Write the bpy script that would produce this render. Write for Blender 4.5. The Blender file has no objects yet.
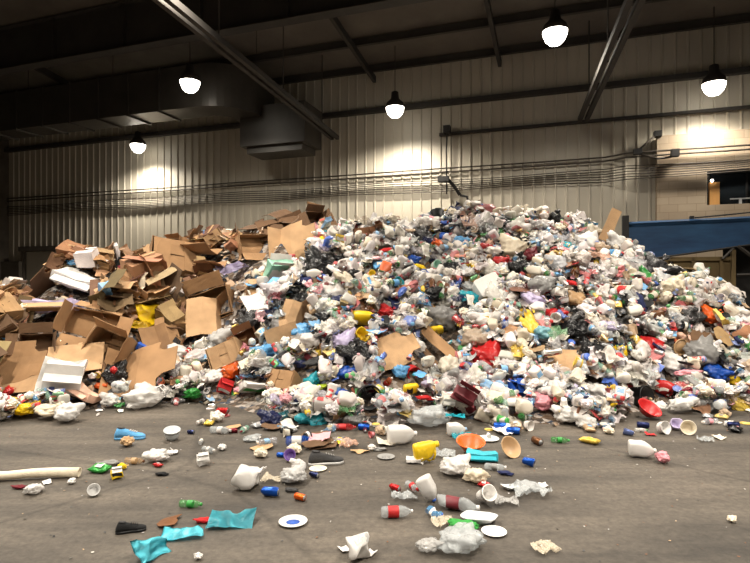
import bpy, bmesh, math, random
import numpy as np
from mathutils import Vector, Matrix, Euler, Quaternion, noise
from math import pi, sin, cos, radians as R

random.seed(7); rng = np.random.default_rng(7)
C = bpy.context.scene.collection
F, CX, CY, CAMZ = 540.0, 375.0, 281.5, 1.6

# ------------------------------------------------------------------ colours
def S(r, g, b):
    f = lambda c: (c / 255 / 12.92) if c / 255 <= .04045 else ((c / 255 + .055) / 1.055) ** 2.4
    return (f(r), f(g), f(b), 1)
COL = dict(white=S(228, 224, 220), cream=S(232, 218, 194), pale_grey=S(200, 198, 196), grey=S(140, 138, 136), dark_grey=S(62, 61, 62), black=S(22, 22, 24),
    tan=S(190, 155, 115), brown=S(112, 72, 42), red=S(190, 32, 34), orange=S(226, 98, 30), yellow=S(240, 200, 25), green=S(52, 148, 62), teal=S(36, 164, 182),
    blue=S(28, 82, 178), light_blue=S(98, 166, 218), navy=S(32, 40, 82), pink=S(226, 150, 160), purple=S(110, 78, 150), maroon=S(112, 32, 42), lime=S(170, 190, 50),
    clear=S(196, 200, 202), kraft=S(162, 125, 88), dark_kraft=S(108, 80, 56), light_kraft=S(186, 150, 112), peach=S(236, 190, 165), silver=S(175, 176, 178), gold=S(190, 150, 70), mint=S(160, 214, 190), lilac=S(198, 186, 220))
NAME = {k: k.replace('_', ' ') for k in COL}
NAME.update(kraft='brown', dark_kraft='dark brown', light_kraft='light brown')

# ------------------------------------------------------------------ materials
def mat(name):
    m = bpy.data.materials.new(name); m.use_nodes = True
    nt = m.node_tree; b = nt.nodes['Principled BSDF']
    return m, nt, b
def N(nt, t, **kw):
    n = nt.nodes.new(t)
    for k, v in kw.items():
        if k in n.inputs: n.inputs[k].default_value = v
        else: setattr(n, k, v)
    return n
def mixrgb(nt, mode, fac, a, b):
    m = nt.nodes.new('ShaderNodeMix'); m.data_type = 'RGBA'; m.blend_type = mode
    for s, v in ((0, fac), (6, a), (7, b)):
        if hasattr(v, 'is_output'): nt.links.new(v, m.inputs[s])
        else: m.inputs[s].default_value = v
    return m.outputs[2]
def bump(nt, b, src, strength, dist=.02):
    n = N(nt, 'ShaderNodeBump', Strength=strength, Distance=dist)
    nt.links.new(src, n.inputs['Height']); nt.links.new(n.outputs[0], b.inputs['Normal'])
def obj_mat(name, rough=.5, var=.12, nscale=9, bmp=.4, bscale=30, metal=0, clear=0, trans=0, kind='noise', coat=0):
    m, nt, b = mat(name)
    oi = N(nt, 'ShaderNodeObjectInfo'); tc = N(nt, 'ShaderNodeTexCoord')
    nz = N(nt, 'ShaderNodeTexNoise', Scale=nscale, Detail=3.0)
    nt.links.new(tc.outputs['Object'], nz.inputs['Vector'])
    mr = N(nt, 'ShaderNodeMapRange'); mr.inputs[1].default_value = .3; mr.inputs[2].default_value = .7; mr.inputs[3].default_value = 1 - var; mr.inputs[4].default_value = 1 + var * .5
    nt.links.new(nz.outputs[0], mr.inputs[0])
    c = mixrgb(nt, 'MULTIPLY', 1.0, oi.outputs['Color'], mr.outputs[0])
    nt.links.new(c, b.inputs['Base Color'])
    b.inputs['Roughness'].default_value = rough; b.inputs['Metallic'].default_value = metal
    if coat: b.inputs['Coat Weight'].default_value = coat
    if bmp:
        if kind == 'wrinkle':
            w = N(nt, 'ShaderNodeTexVoronoi', Scale=bscale); w.feature = 'DISTANCE_TO_EDGE'
            n2 = N(nt, 'ShaderNodeTexNoise', Scale=bscale * .6, Detail=2.0)
            nt.links.new(tc.outputs['Object'], n2.inputs['Vector'])
            v = mixrgb(nt, 'ADD', .25, tc.outputs['Object'], n2.outputs[1])
            nt.links.new(v, w.inputs['Vector']); bump(nt, b, w.outputs[0], bmp, .03)
        elif kind == 'wave':
            w = N(nt, 'ShaderNodeTexWave', Scale=bscale); nt.links.new(tc.outputs['Object'], w.inputs['Vector']); bump(nt, b, w.outputs[0], bmp, .004)
        else:
            w = N(nt, 'ShaderNodeTexNoise', Scale=bscale, Detail=3.0); nt.links.new(tc.outputs['Object'], w.inputs['Vector']); bump(nt, b, w.outputs[0], bmp)
    sh = b.outputs[0]
    if trans:
        tl = N(nt, 'ShaderNodeBsdfTranslucent'); nt.links.new(c, tl.inputs[0])
        mx = N(nt, 'ShaderNodeMixShader', Fac=trans); nt.links.new(sh, mx.inputs[1]); nt.links.new(tl.outputs[0], mx.inputs[2]); sh = mx.outputs[0]
    if clear:
        tr = N(nt, 'ShaderNodeBsdfTransparent'); mx = N(nt, 'ShaderNodeMixShader', Fac=clear)
        nt.links.new(sh, mx.inputs[1]); nt.links.new(tr.outputs[0], mx.inputs[2]); sh = mx.outputs[0]
    nt.links.new(sh, nt.nodes['Material Output'].inputs[0])
    return m
M = {}
M['film'] = obj_mat('bag_plastic', .36, .08, 7, .22, 11, kind='wrinkle', trans=.2, clear=.08)
M['sheer'] = obj_mat('sheer_plastic', .22, .1, 7, .5, 14, kind='wrinkle', clear=.45)
M['hdpe'] = obj_mat('milky_plastic', .42, .06, 6, .15, 20, trans=.2)
M['clear'] = obj_mat('clear_plastic', .12, .05, 12, .5, 40, clear=.58)
M['plastic'] = obj_mat('solid_plastic', .4, .1, 8, .1, 20)
M['paper'] = obj_mat('paper', .85, .12, 12, .3, 25)
M['foam'] = obj_mat('foam', .8, .06, 12, .2, 60)
M['card'] = obj_mat('corrugated_cardboard', .9, .2, 5, .25, 55, kind='wave')
M['print'] = obj_mat('printed_card', .55, .25, 14, .1, 25)
M['fabric'] = obj_mat('fabric', .95, .2, 10, .4, 120)
M['metal'] = obj_mat('thin_aluminium', .35, .1, 10, .2, 30, metal=.7)
M['gbag'] = obj_mat('bin_bag_plastic', .3, .15, 8, .9, 13, kind='wrinkle')
M['foil'] = obj_mat('foil_wrapper', .3, .3, 18, .5, 25, metal=.35)
M['tape'] = obj_mat('parcel_tape', .3, .05, 5, 0)

def struct_mat(name, col, rough=.8, var=.3, scale=2, bmp=.2, metal=0, stretch=(1, 1, 1), col2=None):
    m, nt, b = mat(name); tc = N(nt, 'ShaderNodeTexCoord'); mp = N(nt, 'ShaderNodeMapping'); mp.inputs['Scale'].default_value = stretch
    nt.links.new(tc.outputs['Object'], mp.inputs[0])
    nz = N(nt, 'ShaderNodeTexNoise', Scale=scale, Detail=7.0, Roughness=.65); nt.links.new(mp.outputs[0], nz.inputs['Vector'])
    cr = N(nt, 'ShaderNodeValToRGB'); e = cr.color_ramp.elements
    e[0].position = .3; e[1].position = .72
    c2 = col2 or tuple(min(1, x * (1 + var)) for x in col[:3]) + (1,)
    e[0].color = tuple(x * (1 - var) for x in col[:3]) + (1,); e[1].color = c2
    nt.links.new(nz.outputs[0], cr.inputs[0]); nt.links.new(cr.outputs[0], b.inputs['Base Color'])
    b.inputs['Roughness'].default_value = rough; b.inputs['Metallic'].default_value = metal
    if bmp: bump(nt, b, nz.outputs[0], bmp)
    return m
M['wall'] = struct_mat('ribbed_wall_paint', S(184, 176, 160), .5, .12, .6, .05, 0, (1, 1, .25))
M['band'] = struct_mat('dirty_push_wall', S(92, 84, 74), .9, .35, 1.2, .3)
M['roof'] = struct_mat('roof_deck', S(98, 91, 83), .8, .25, .8, .1)
M['steel'] = struct_mat('dusty_dark_steel', S(54, 50, 46), .8, .3, 1.5, .1, 0)
M['duct'] = struct_mat('dusty_duct', S(70, 66, 61), .4, .25, 1.0, .05, .2)
M['pipe'] = struct_mat('dark_conduit', S(70, 63, 55), .6, .2, 2, 0, .3)
M['blue'] = struct_mat('worn_blue_paint', S(22, 56, 100), .5, .35, 1.6, .15, .1, (.5, 1, 2), S(44, 88, 130))
M['rust'] = struct_mat('rusty_steel', S(92, 74, 48), .8, .4, 1.5, .3, .2, (1, 1, .6), S(116, 98, 62))
M['dark'] = struct_mat('dark_paint', S(34, 32, 31), .8, .2, 3, 0)  # dark fixtures, and the shade painted behind the conveyor legs
M['jamb'] = struct_mat('tan_wood', S(200, 146, 82), .6, .15, 3, .1, 0, (1, 1, .2))
M['glass'] = mat('window_glass')[0]
_b = M['glass'].node_tree.nodes['Principled BSDF']; _b.inputs['Base Color'].default_value = (.02, .025, .03, 1); _b.inputs['Roughness'].default_value = .06
def emit(name, col, s):
    m, nt, b = mat(name); b.inputs['Base Color'].default_value = (.8, .8, .8, 1); b.inputs['Emission Color'].default_value = col; b.inputs['Emission Strength'].default_value = s
    return m
M['lamp'] = emit('lamp_globe_glow', (1, .93, .8, 1), 9)
M['lampsmall'] = emit('small_lamp_glow', (1, .95, .85, 1), 12)
# masonry
m, nt, b = mat('masonry_block'); tc = N(nt, 'ShaderNodeTexCoord')
sx = N(nt, 'ShaderNodeSeparateXYZ'); nt.links.new(tc.outputs['Object'], sx.inputs[0]); cx_ = N(nt, 'ShaderNodeCombineXYZ')
nt.links.new(sx.outputs[0], cx_.inputs[0]); nt.links.new(sx.outputs[2], cx_.inputs[1])
br = N(nt, 'ShaderNodeTexBrick', Scale=1.0); br.inputs['Color1'].default_value = S(160, 144, 123); br.inputs['Color2'].default_value = S(150, 133, 112); br.inputs['Mortar'].default_value = S(140, 122, 100)
br.inputs['Mortar Size'].default_value = .008; br.inputs['Brick Width'].default_value = .42; br.inputs['Row Height'].default_value = .2
nt.links.new(cx_.outputs[0], br.inputs['Vector']); nz = N(nt, 'ShaderNodeTexNoise', Scale=1.1, Detail=5.0); nt.links.new(tc.outputs['Object'], nz.inputs['Vector'])
nt.links.new(mixrgb(nt, 'OVERLAY', .35, br.outputs[0], nz.outputs[0]), b.inputs['Base Color']); b.inputs['Roughness'].default_value = .85
M['masonry'] = m
# floor: dirty concrete with tyre-swept streaks, grit and stains
m, nt, b = mat('dirty_concrete'); tc = N(nt, 'ShaderNodeTexCoord')
mp = N(nt, 'ShaderNodeMapping'); mp.inputs['Rotation'].default_value = (0, 0, R(-24)); mp.inputs['Scale'].default_value = (.35, 1.6, 1); nt.links.new(tc.outputs['Object'], mp.inputs[0])
n1 = N(nt, 'ShaderNodeTexNoise', Scale=1.5, Detail=9.0, Roughness=.62); nt.links.new(mp.outputs[0], n1.inputs['Vector'])
n2 = N(nt, 'ShaderNodeTexNoise', Scale=.55, Detail=6.0, Roughness=.6); nt.links.new(tc.outputs['Object'], n2.inputs['Vector'])
n3 = N(nt, 'ShaderNodeTexNoise', Scale=22, Detail=6.0, Roughness=.75); nt.links.new(tc.outputs['Object'], n3.inputs['Vector'])
cr = N(nt, 'ShaderNodeValToRGB'); e = cr.color_ramp.elements; e[0].position = .32; e[0].color = S(62, 57, 52); e[1].position = .68; e[1].color = S(114, 106, 97)
nt.links.new(n1.outputs[0], cr.inputs[0])
cr2 = N(nt, 'ShaderNodeValToRGB'); e = cr2.color_ramp.elements; e[0].position = .35; e[0].color = (.55, .54, .53, 1); e[1].position = .68; e[1].color = (1.1, 1.07, 1.03, 1)
nt.links.new(n2.outputs[0], cr2.inputs[0])
c1 = mixrgb(nt, 'MULTIPLY', 1.0, cr.outputs[0], cr2.outputs[0])
cr3 = N(nt, 'ShaderNodeValToRGB'); e = cr3.color_ramp.elements; e[0].position = .36; e[0].color = (.55, .53, .5, 1); e[1].position = .66; e[1].color = (1.15, 1.14, 1.12, 1)
nt.links.new(n3.outputs[0], cr3.inputs[0])
c1 = mixrgb(nt, 'MULTIPLY', .85, c1, cr3.outputs[0])
vr = N(nt, 'ShaderNodeTexVoronoi', Scale=.33); vr.feature = 'DISTANCE_TO_EDGE'
vm = mixrgb(nt, 'ADD', .12, tc.outputs['Object'], n1.outputs[1]); nt.links.new(vm, vr.inputs['Vector'])
crk = N(nt, 'ShaderNodeValToRGB'); e = crk.color_ramp.elements; e[0].position = 0; e[0].color = (.35, .33, .3, 1); e[1].position = .012; e[1].color = (1, 1, 1, 1)
nt.links.new(vr.outputs[0], crk.inputs[0]); c1 = mixrgb(nt, 'MULTIPLY', .55, c1, crk.outputs[0])
nt.links.new(c1, b.inputs['Base Color']); b.inputs['Roughness'].default_value = .72
bump(nt, b, n3.outputs[0], .35, .012)
M['floor'] = m
# heap and loose scraps: colour of each scrap held per corner
m, nt, b = mat('loose_scraps'); at_ = N(nt, 'ShaderNodeAttribute', attribute_name='Col'); nt.links.new(at_.outputs[0], b.inputs['Base Color']); b.inputs['Roughness'].default_value = .6
M['scrap'] = m
m, nt, b = mat('heap_core'); tc = N(nt, 'ShaderNodeTexCoord'); vr = N(nt, 'ShaderNodeTexVoronoi', Scale=14.0); nt.links.new(tc.outputs['Object'], vr.inputs['Vector'])
hs = N(nt, 'ShaderNodeSeparateColor'); nt.links.new(vr.outputs['Color'], hs.inputs[0])
cr = N(nt, 'ShaderNodeValToRGB'); cr.color_ramp.interpolation = 'CONSTANT'; e = cr.color_ramp.elements
e[0].color = S(70, 60, 52); e[1].position = .25; e[1].color = S(120, 105, 92)
for p, c in ((.5, S(160, 150, 142)), (.75, S(95, 75, 58)), (.9, S(60, 66, 78))):
    q = e.new(p); q.color = c
nt.links.new(hs.outputs[0], cr.inputs[0]); nt.links.new(cr.outputs[0], b.inputs['Base Color']); b.inputs['Roughness'].default_value = .8; bump(nt, b, vr.outputs['Distance'], .8, .06)
M['heap'] = m

# ------------------------------------------------------------------ mesh helpers
def mk(name, bm, m, parent=None, smooth=True, color=None):
    bmesh.ops.recalc_face_normals(bm, faces=bm.faces[:])
    me = bpy.data.meshes.new(name); bm.to_mesh(me); bm.free()
    if smooth: me.polygons.foreach_set('use_smooth', [True] * len(me.polygons))
    me.materials.append(m if not isinstance(m, str) else M[m])
    o = bpy.data.objects.new(name, me); C.objects.link(o)
    if parent: o.parent = parent
    if color: o.color = COL[color] if isinstance(color, str) else color
    return o
def B(): return bmesh.new()
def box(bm, x0, x1, y0, y1, z0, z1, mtx=None):
    vs = [bm.verts.new((x, y, z)) for x in (x0, x1) for y in (y0, y1) for z in (z0, z1)]
    for f in ((0, 1, 3, 2), (4, 6, 7, 5), (0, 4, 5, 1), (2, 3, 7, 6), (0, 2, 6, 4), (1, 5, 7, 3)): bm.faces.new([vs[i] for i in f])
    if mtx:
        for v in vs: v.co = mtx @ v.co
    return vs
def rings(bm, rs, close0=True, close1=True):
    prev = None; first = None
    for r in rs:
        vs = [bm.verts.new(p) for p in r]
        if prev:
            n = len(vs)
            for i in range(n): bm.faces.new((prev[i], prev[(i + 1) % n], vs[(i + 1) % n], vs[i]))
        else: first = vs
        prev = vs
    if close0: bm.faces.new(first[::-1])
    if close1: bm.faces.new(prev)
def lathe(bm, prof, seg=14, c0=True, c1=True, sx=1, sy=1):
    rings(bm, [[(r * cos(2 * pi * i / seg) * sx, r * sin(2 * pi * i / seg) * sy, z) for i in range(seg)] for r, z in prof], c0, c1)
def sup(hx, hy, z, n=4, seg=20, ox=0, oy=0):
    out = []
    for i in range(seg):
        a = 2 * pi * i / seg; c, s = cos(a), sin(a)
        out.append((ox + hx * math.copysign(abs(c) ** (2 / n), c), oy + hy * math.copysign(abs(s) ** (2 / n), s), z))
    return out
def tube(bm, pts, rad, seg=8):
    pts = [Vector(p) for p in pts]; rs = []
    up = Vector((0, 0, 1))
    for i, p in enumerate(pts):
        d = (pts[min(i + 1, len(pts) - 1)] - pts[max(i - 1, 0)]).normalized()
        a = d.cross(up if abs(d.z) < .95 else Vector((1, 0, 0))).normalized(); b = d.cross(a)
        r = rad[i] if isinstance(rad, (list, tuple)) else rad
        rs.append([p + (a * cos(2 * pi * k / seg) + b * sin(2 * pi * k / seg)) * r for k in range(seg)])
    rings(bm, rs)
def nz3(p, f, s): return noise.noise(Vector((p[0] * f + s * 7.3, p[1] * f - s * 3.1, p[2] * f + s * 1.7)))
def ridge(p, f, s): return 1 - 2.2 * abs(nz3(p, f, s))
def crush(bm, amt, f, s):
    for v in bm.verts:
        p = v.co.copy(); v.co += Vector((nz3(p, f, s), nz3(p, f, s + 5), nz3(p, f, s + 9))) * amt

def ico_bag(s, sub, sx, sy, sz, big=.3, rid=.2, fine=.09, f=1.2):
    bm = B(); bmesh.ops.create_icosphere(bm, subdivisions=sub, radius=1)
    for v in bm.verts:
        d = v.co.normalized()
        e = Vector((d.x * (1 + .5 * (s % 2)), d.y * 1.5, d.z * (1 + .4 * (s % 3))))
        r = .8 + big * nz3(d, f, s) + rid * 1.7 * abs(nz3(e, f * 1.5, s + 2)) + fine * 1.5 * abs(nz3(e, f * 3.4, s + 4)) + fine * .35 * abs(nz3(e, f * 8, s + 6))
        nd = Vector((.8 * cos(s), .8 * sin(s), .6)); t = d.dot(nd)
        if t > .8: k_ = (t - .8) / .2; az = math.atan2(d.cross(nd).z, d.x * nd.y - d.y * nd.x + d.z); r += .55 * k_ ** 2 * (1 + .4 * sin(az * 9))
        p = d * r; v.co = Vector((p.x * sx, p.y * sy, p.z * sz if p.z > 0 else p.z * sz * .7))
    return bm

# ------------------------------------------------------------------ prototypes
PROTO = {}
class Pr: pass
def surface(root, kids, n=1100):
    vs, fs, b = [], [], 0
    def walk(o, mw):
        nonlocal b
        mw = mw @ o.matrix_basis if o is not root else Matrix()
        me = o.data; k = len(me.vertices); a = np.empty(k * 3, np.float32); me.vertices.foreach_get('co', a); mm = np.array(mw)
        vs.append(a.reshape(-1, 3) @ mm[:3, :3].T + mm[:3, 3]); me.calc_loop_triangles(); t = np.empty(len(me.loop_triangles) * 3, np.int32); me.loop_triangles.foreach_get('vertices', t); fs.append(t.reshape(-1, 3) + b); b += k
        for c in kids.get(o.name, []): walk(c, mw)
    walk(root, Matrix()); v = np.concatenate(vs); f = np.concatenate(fs)
    A, B_, C_ = v[f[:, 0]], v[f[:, 1]], v[f[:, 2]]; ar = np.linalg.norm(np.cross(B_ - A, C_ - A), axis=1) + 1e-12
    q = rng.choice(len(f), n, p=ar / ar.sum()); u = rng.random((n, 2)); u = np.where(u.sum(1, keepdims=True) > 1, 1 - u, u)
    return A[q] + (B_[q] - A[q]) * u[:, :1] + (C_[q] - A[q]) * u[:, 1:]
def reg(kind, root, pose='any'):
    p = Pr(); p.root = root; p.used = False; p.kind = kind; p.pose = pose
    pts = []
    def walk(o, mw):
        mw = mw @ o.matrix_basis if o is not root else Matrix()
        if o.type == 'MESH':
            n = len(o.data.vertices); st = max(1, n // 90)
            pts.extend(mw @ o.data.vertices[i].co for i in range(0, n, st))
        for c in kids[o.name] if o.name in kids else []: walk(c, mw)
    kids = {}
    for o in C.objects:
        if o.parent: kids.setdefault(o.parent.name, []).append(o)
    walk(root, Matrix())
    p.surf = surface(root, kids)
    p.pts = np.array(pts); p.dim = p.pts.max(0) - p.pts.min(0); p.len = float(p.dim.max())
    PROTO.setdefault(kind, []).append(p)
PARTS, PR = {}, {}
def ribbon(bm, pts, w, s):
    prev = None
    for i, p in enumerate(pts):
        ww = w * (1 + .3 * sin(i * 1.7 + s)); q = Vector(p)
        a = bm.verts.new(q + Vector((0, ww, .3 * ww * sin(i + s)))); b = bm.verts.new(q - Vector((0, ww, .3 * ww * sin(i + s))))
        if prev: bm.faces.new((prev[0], a, b, prev[1]))
        prev = (a, b)
for s in range(8):   # carrier bags, with two handle loops on half of them
    o = mk('plastic_bag', ico_bag(s, 4, .15, .12 + .02 * (s % 3), .085 + .012 * (s % 4), .32, .26, .11, 1.1 + .15 * (s % 3)), 'film')
    if s % 2 == 0:
        for sg in (-1, 1):
            bm = B(); ribbon(bm, [(.12 + .09 * sin(t / 7 * pi), sg * (.035 + .03 * t / 7), .05 + .05 * cos(t / 7 * pi) + .012 * sin(t * 2)) for t in range(8)], .013, s); h = mk('handle', bm, 'film', o)
    reg('plastic_bag', o)
for s in range(3):   # thin see-through bags
    reg('plastic_bag', mk('plastic_bag', ico_bag(30 + s, 4, .16, .12, .075, .35, .28, .1, 1.2), 'sheer'))
for s in range(4):   # knotted bin bags
    o = mk('garbage_bag', ico_bag(20 + s, 4, .3, .27, .22, .3, .26, .07, 1.2), 'gbag')
    bm = B(); lathe(bm, [(.03, 0), (.022, .03), (.035, .05), (.03, .06), (.06, .1), (.075, .14)], 12); crush(bm, .03, 22, s); k = mk('knot', bm, 'gbag', o); k.location = (.03, 0, .22); k.rotation_euler = (.3, .5, s)
    reg('garbage_bag', o)
def grid(nx, ny, fn):
    bm = B(); vs = [[bm.verts.new(fn(i / nx, j / ny)) for j in range(ny + 1)] for i in range(nx + 1)]
    for i in range(nx):
        for j in range(ny): bm.faces.new((vs[i][j], vs[i + 1][j], vs[i + 1][j + 1], vs[i][j + 1]))
    return bm
for s in range(6):   # crumpled film
    def fn(u, v):
        x, y = (u - .5) * .46, (v - .5) * (.3 + .05 * (s % 3)); p = (x, y, 0)
        z = .09 * nz3(p, 6, s) + .05 * ridge(p, 11, s + 3) + .02 * ridge(p, 26, s)
        return (x + .1 * nz3(p, 7, s + 8), y + .1 * nz3(p, 7, s + 11), z)
    reg('plastic_film', mk('plastic_film', grid(26, 20, fn), 'sheer'), 'flat')
for s in range(5):   # small crumpled wrappers
    def fn(u, v):
        x, y = (u - .5) * .2, (v - .5) * .16; p = (x, y, 0)
        return (x + .06 * nz3(p, 13, s + 2), y + .06 * nz3(p, 13, s + 7), .06 * nz3(p, 13, s) + .05 * ridge(p, 17, s + 3) + .01 * ridge(p, 40, s))
    reg('plastic_wrapper', mk('plastic_wrapper', grid(14, 12, fn), 'film' if s % 2 else 'sheer'), 'flat')
for s in range(4):   # rags and garments
    reg('rag', mk('rag', ico_bag(40 + s, 4, .19, .1, .05, .45, .3, .12, 1.4), 'fabric'), 'flat')
for s in range(4):
    bm = ico_bag(60 + s, 3, .075, .07, .06, .35, .35, .2, 1.5)
    reg('paper_ball', mk('paper_ball', bm, 'paper', smooth=False))
for s in range(4):   # loose sheets
    def fn(u, v):
        x, y = (u - .5) * .22, (v - .5) * .28; p = (x, y, 0)
        return (x, y + .02 * nz3(p, 8, s), .05 * nz3(p, 5, s) + .02 * ridge(p, 12, s) + (.9 - .4 * (s % 3)) * x * x * 3)
    reg('paper_sheet', mk('paper_sheet', grid(8, 10, fn), 'paper'), 'flat')
for s in range(4):   # water bottles
    k = (0, .012, .02, .03)[s]
    bm = B(); pf = [(.024, -.1), (.031, -.096), (.032, -.08), (.029, -.07), (.032, -.06), (.029, -.05), (.032, -.04), (.0305, -.03), (.0305, .02), (.032, .03), (.032, .04), (.026, .065), (.013, .083), (.012, .09)]
    lathe(bm, pf, 14); crush(bm, k, 18, s); o = mk('water_bottle', bm, 'clear')
    bm = B(); lathe(bm, [(.0135, .084), (.0145, .086), (.0145, .1), (.0125, .102)], 12); crush(bm, k, 18, s); mk('cap', bm, 'plastic', o)
    bm = B(); lathe(bm, [(.0318, -.028), (.0325, -.027), (.0325, .017), (.0318, .018)], 14, False, False); crush(bm, k, 18, s); mk('label', bm, 'print', o)
    reg('water_bottle', o, 'lie')
for s in range(3):   # large soft drink bottles
    k = (0, .02, .045)[s]
    bm = B(); pf = [(.03, -.155), (.046, -.152), (.053, -.13), (.055, -.1), (.0525, -.09), (.0525, .02), (.055, .03), (.055, .05), (.046, .085), (.028, .118), (.015, .138), (.014, .148)]
    lathe(bm, pf, 18); crush(bm, k, 10, s); o = mk('drink_bottle', bm, 'clear')
    bm = B(); lathe(bm, [(.0155, .138), (.0165, .14), (.0165, .158), (.014, .16)], 12); crush(bm, k, 10, s); mk('cap', bm, 'plastic', o)
    bm = B(); lathe(bm, [(.054, -.088), (.0545, -.087), (.0545, .017), (.054, .018)], 18, False, False); crush(bm, k, 10, s); mk('label', bm, 'print', o)
    reg('drink_bottle', o, 'lie')
for s in range(4):   # gallon jugs
    k = (0, .02, .05, .08)[s]; dz = -.12
    bm = B(); rings(bm, [sup(a, a, z + dz, n) for a, z, n in ((.06, 0, 4), (.074, .008, 4), (.077, .03, 4), (.075, .08, 4), (.077, .13, 4), (.07, .165, 3.4), (.054, .2, 2.8), (.032, .225, 2.2), (.02, .236, 2), (.019, .25, 2))])
    crush(bm, k, 7, s); o = mk('milk_jug', bm, 'hdpe')
    bm = B(); tube(bm, [Vector(p) + Vector((0, 0, dz)) for p in ((.068, 0, .11), (.093, 0, .13), (.1, 0, .165), (.088, 0, .2), (.06, 0, .222), (.025, 0, .226))], .013, 8); crush(bm, k, 7, s); mk('handle', bm, 'hdpe', o)
    bm = B(); lathe(bm, [(.02, .238 + dz), (.022, .24 + dz), (.022, .256 + dz), (.019, .26 + dz)], 14); crush(bm, k, 7, s); mk('cap', bm, 'plastic', o)
    bm = grid(4, 3, lambda u, v: ((u - .5) * .095, -.0785 - .001 * (1 - abs(u - .5) * 2), dz + .04 + v * .08)); crush(bm, k, 7, s); mk('label', bm, 'print', o)
    reg('milk_jug', o)
for s in range(3):   # detergent bottles
    k = (0, .015, .03)[s]
    bm = B(); rings(bm, [sup(a, b_, z - .12, 2.8, 20, ox) for a, b_, z, ox in ((.08, .045, 0, 0), (.095, .055, .01, 0), (.098, .058, .08, 0), (.095, .055, .14, 0), (.08, .05, .19, -.012), (.045, .04, .225, -.035), (.028, .028, .24, -.04))])
    crush(bm, k, 9, s); o = mk('detergent_bottle', bm, 'plastic')
    bm = B(); tube(bm, [(.085, 0, .0), (.115, 0, .03), (.112, 0, .075), (.07, 0, .1), (.0, 0, .11)], .014); crush(bm, k, 9, s); mk('handle', bm, 'plastic', o)
    bm = B(); lathe(bm, [(.03, .118), (.032, .122), (.032, .155), (.027, .16)], 14); bmesh.ops.translate(bm, verts=bm.verts[:], vec=(-.04, 0, 0)); crush(bm, k, 9, s); mk('cap', bm, 'plastic', o)
    bm = grid(6, 3, lambda u, v: ((u - .5) * .12, -.0595 + .012 * (2 * (u - .5)) ** 2 - .002, -.09 + v * .1)); crush(bm, k, 9, s); mk('label', bm, 'print', o)
    reg('detergent_bottle', o)
for s in range(3):   # cans
    k = (0, .015, .03)[s]
    bm = B(); lathe(bm, [(.024, -.06), (.026, -.058), (.033, -.05), (.033, .045), (.027, .056), (.0275, .06), (.025, .057)], 16); crush(bm, k, 20, s); o = mk('drink_can', bm, 'metal')
    bm = B(); lathe(bm, [(.0245, .0565), (.0245, .0585)], 14); crush(bm, k, 20, s); mk('lid', bm, 'metal', o, color='silver')
    reg('drink_can', o, 'lie')
for s in range(4):   # tubs and cups
    r0, r1, h = ((.045, .058, .07), (.032, .046, .12), (.055, .07, .09), (.038, .047, .075))[s]
    bm = B(); t = .0025
    lathe(bm, [(r0 * .9, -h / 2), (r0, -h / 2 + .004), (r1, h / 2 - .004), (r1 + .004, h / 2 - .004), (r1 + .004, h / 2), (r1 - t, h / 2), (r0 - t, -h / 2 + .008), (r0 * .5, -h / 2 + .006)], 18)
    crush(bm, .006 * s, 14, s); o = mk('plastic_tub' if s != 1 else 'drinking_cup', bm, 'plastic')
    bm = B(); z0, z1 = -.25 * h, .22 * h; ra = lambda z: r0 + (r1 - r0) * (z / h + .5) + .001
    lathe(bm, [(ra(z0), z0), (ra(z1), z1)], 18, False, False); crush(bm, .006 * s, 14, s); mk('label', bm, 'print', o)
    reg('plastic_tub' if s != 1 else 'drinking_cup', o)
for s in range(2):
    bm = B(); r = .065; lathe(bm, [(r * .92, 0), (r, .002), (r, .012), (r * .94, .012), (r * .92, .004), (r * .7, .004), (r * .68, .007), (.002, .007)], 22); crush(bm, .01 * s, 12, s)
    reg('jar_cover', mk('jar_cover', bm, 'plastic'), 'flat')
for s in range(3):   # foam trays
    bm = B(); rings(bm, [sup(a * .12, b_ * .09, z, 4, 28) for a, b_, z in ((.7, .65, 0), (.78, .74, .002), (.95, .94, .026), (1, 1, .03), (1, 1, .034), (.93, .92, .03), (.76, .72, .007), (.3, .3, .006))]); crush(bm, .02 * s, 8, s)
    reg('food_tray', mk('food_tray', bm, 'foam'), 'flat')
for s in range(4):   # small printed cartons
    w, d, h = ((.19, .065, .27), (.13, .09, .2), (.24, .05, .17), (.16, .16, .1))[s]
    bm = B(); box(bm, -w / 2, w / 2, -d / 2, d / 2, -h / 2, h / 2); bmesh.ops.subdivide_edges(bm, edges=bm.edges[:], cuts=3, use_grid_fill=True); crush(bm, .03, 9, s)
    o = mk('carton', bm, 'print', smooth=False)
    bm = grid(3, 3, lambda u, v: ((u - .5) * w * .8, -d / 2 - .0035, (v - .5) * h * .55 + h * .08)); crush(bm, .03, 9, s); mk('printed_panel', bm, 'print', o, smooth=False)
    for sg in (-1, 1):
        f = mk('flap', (lambda bm: (box(bm, -w * .47, w * .47, 0, d * .8, 0, .0015), bm)[1])(B()), 'paper', o, smooth=False); f.location = (0, sg * d * .45, h / 2); f.rotation_euler = (R(60 + 30 * s), 0, 0 if sg > 0 else pi)
    reg('carton', o)
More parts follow.
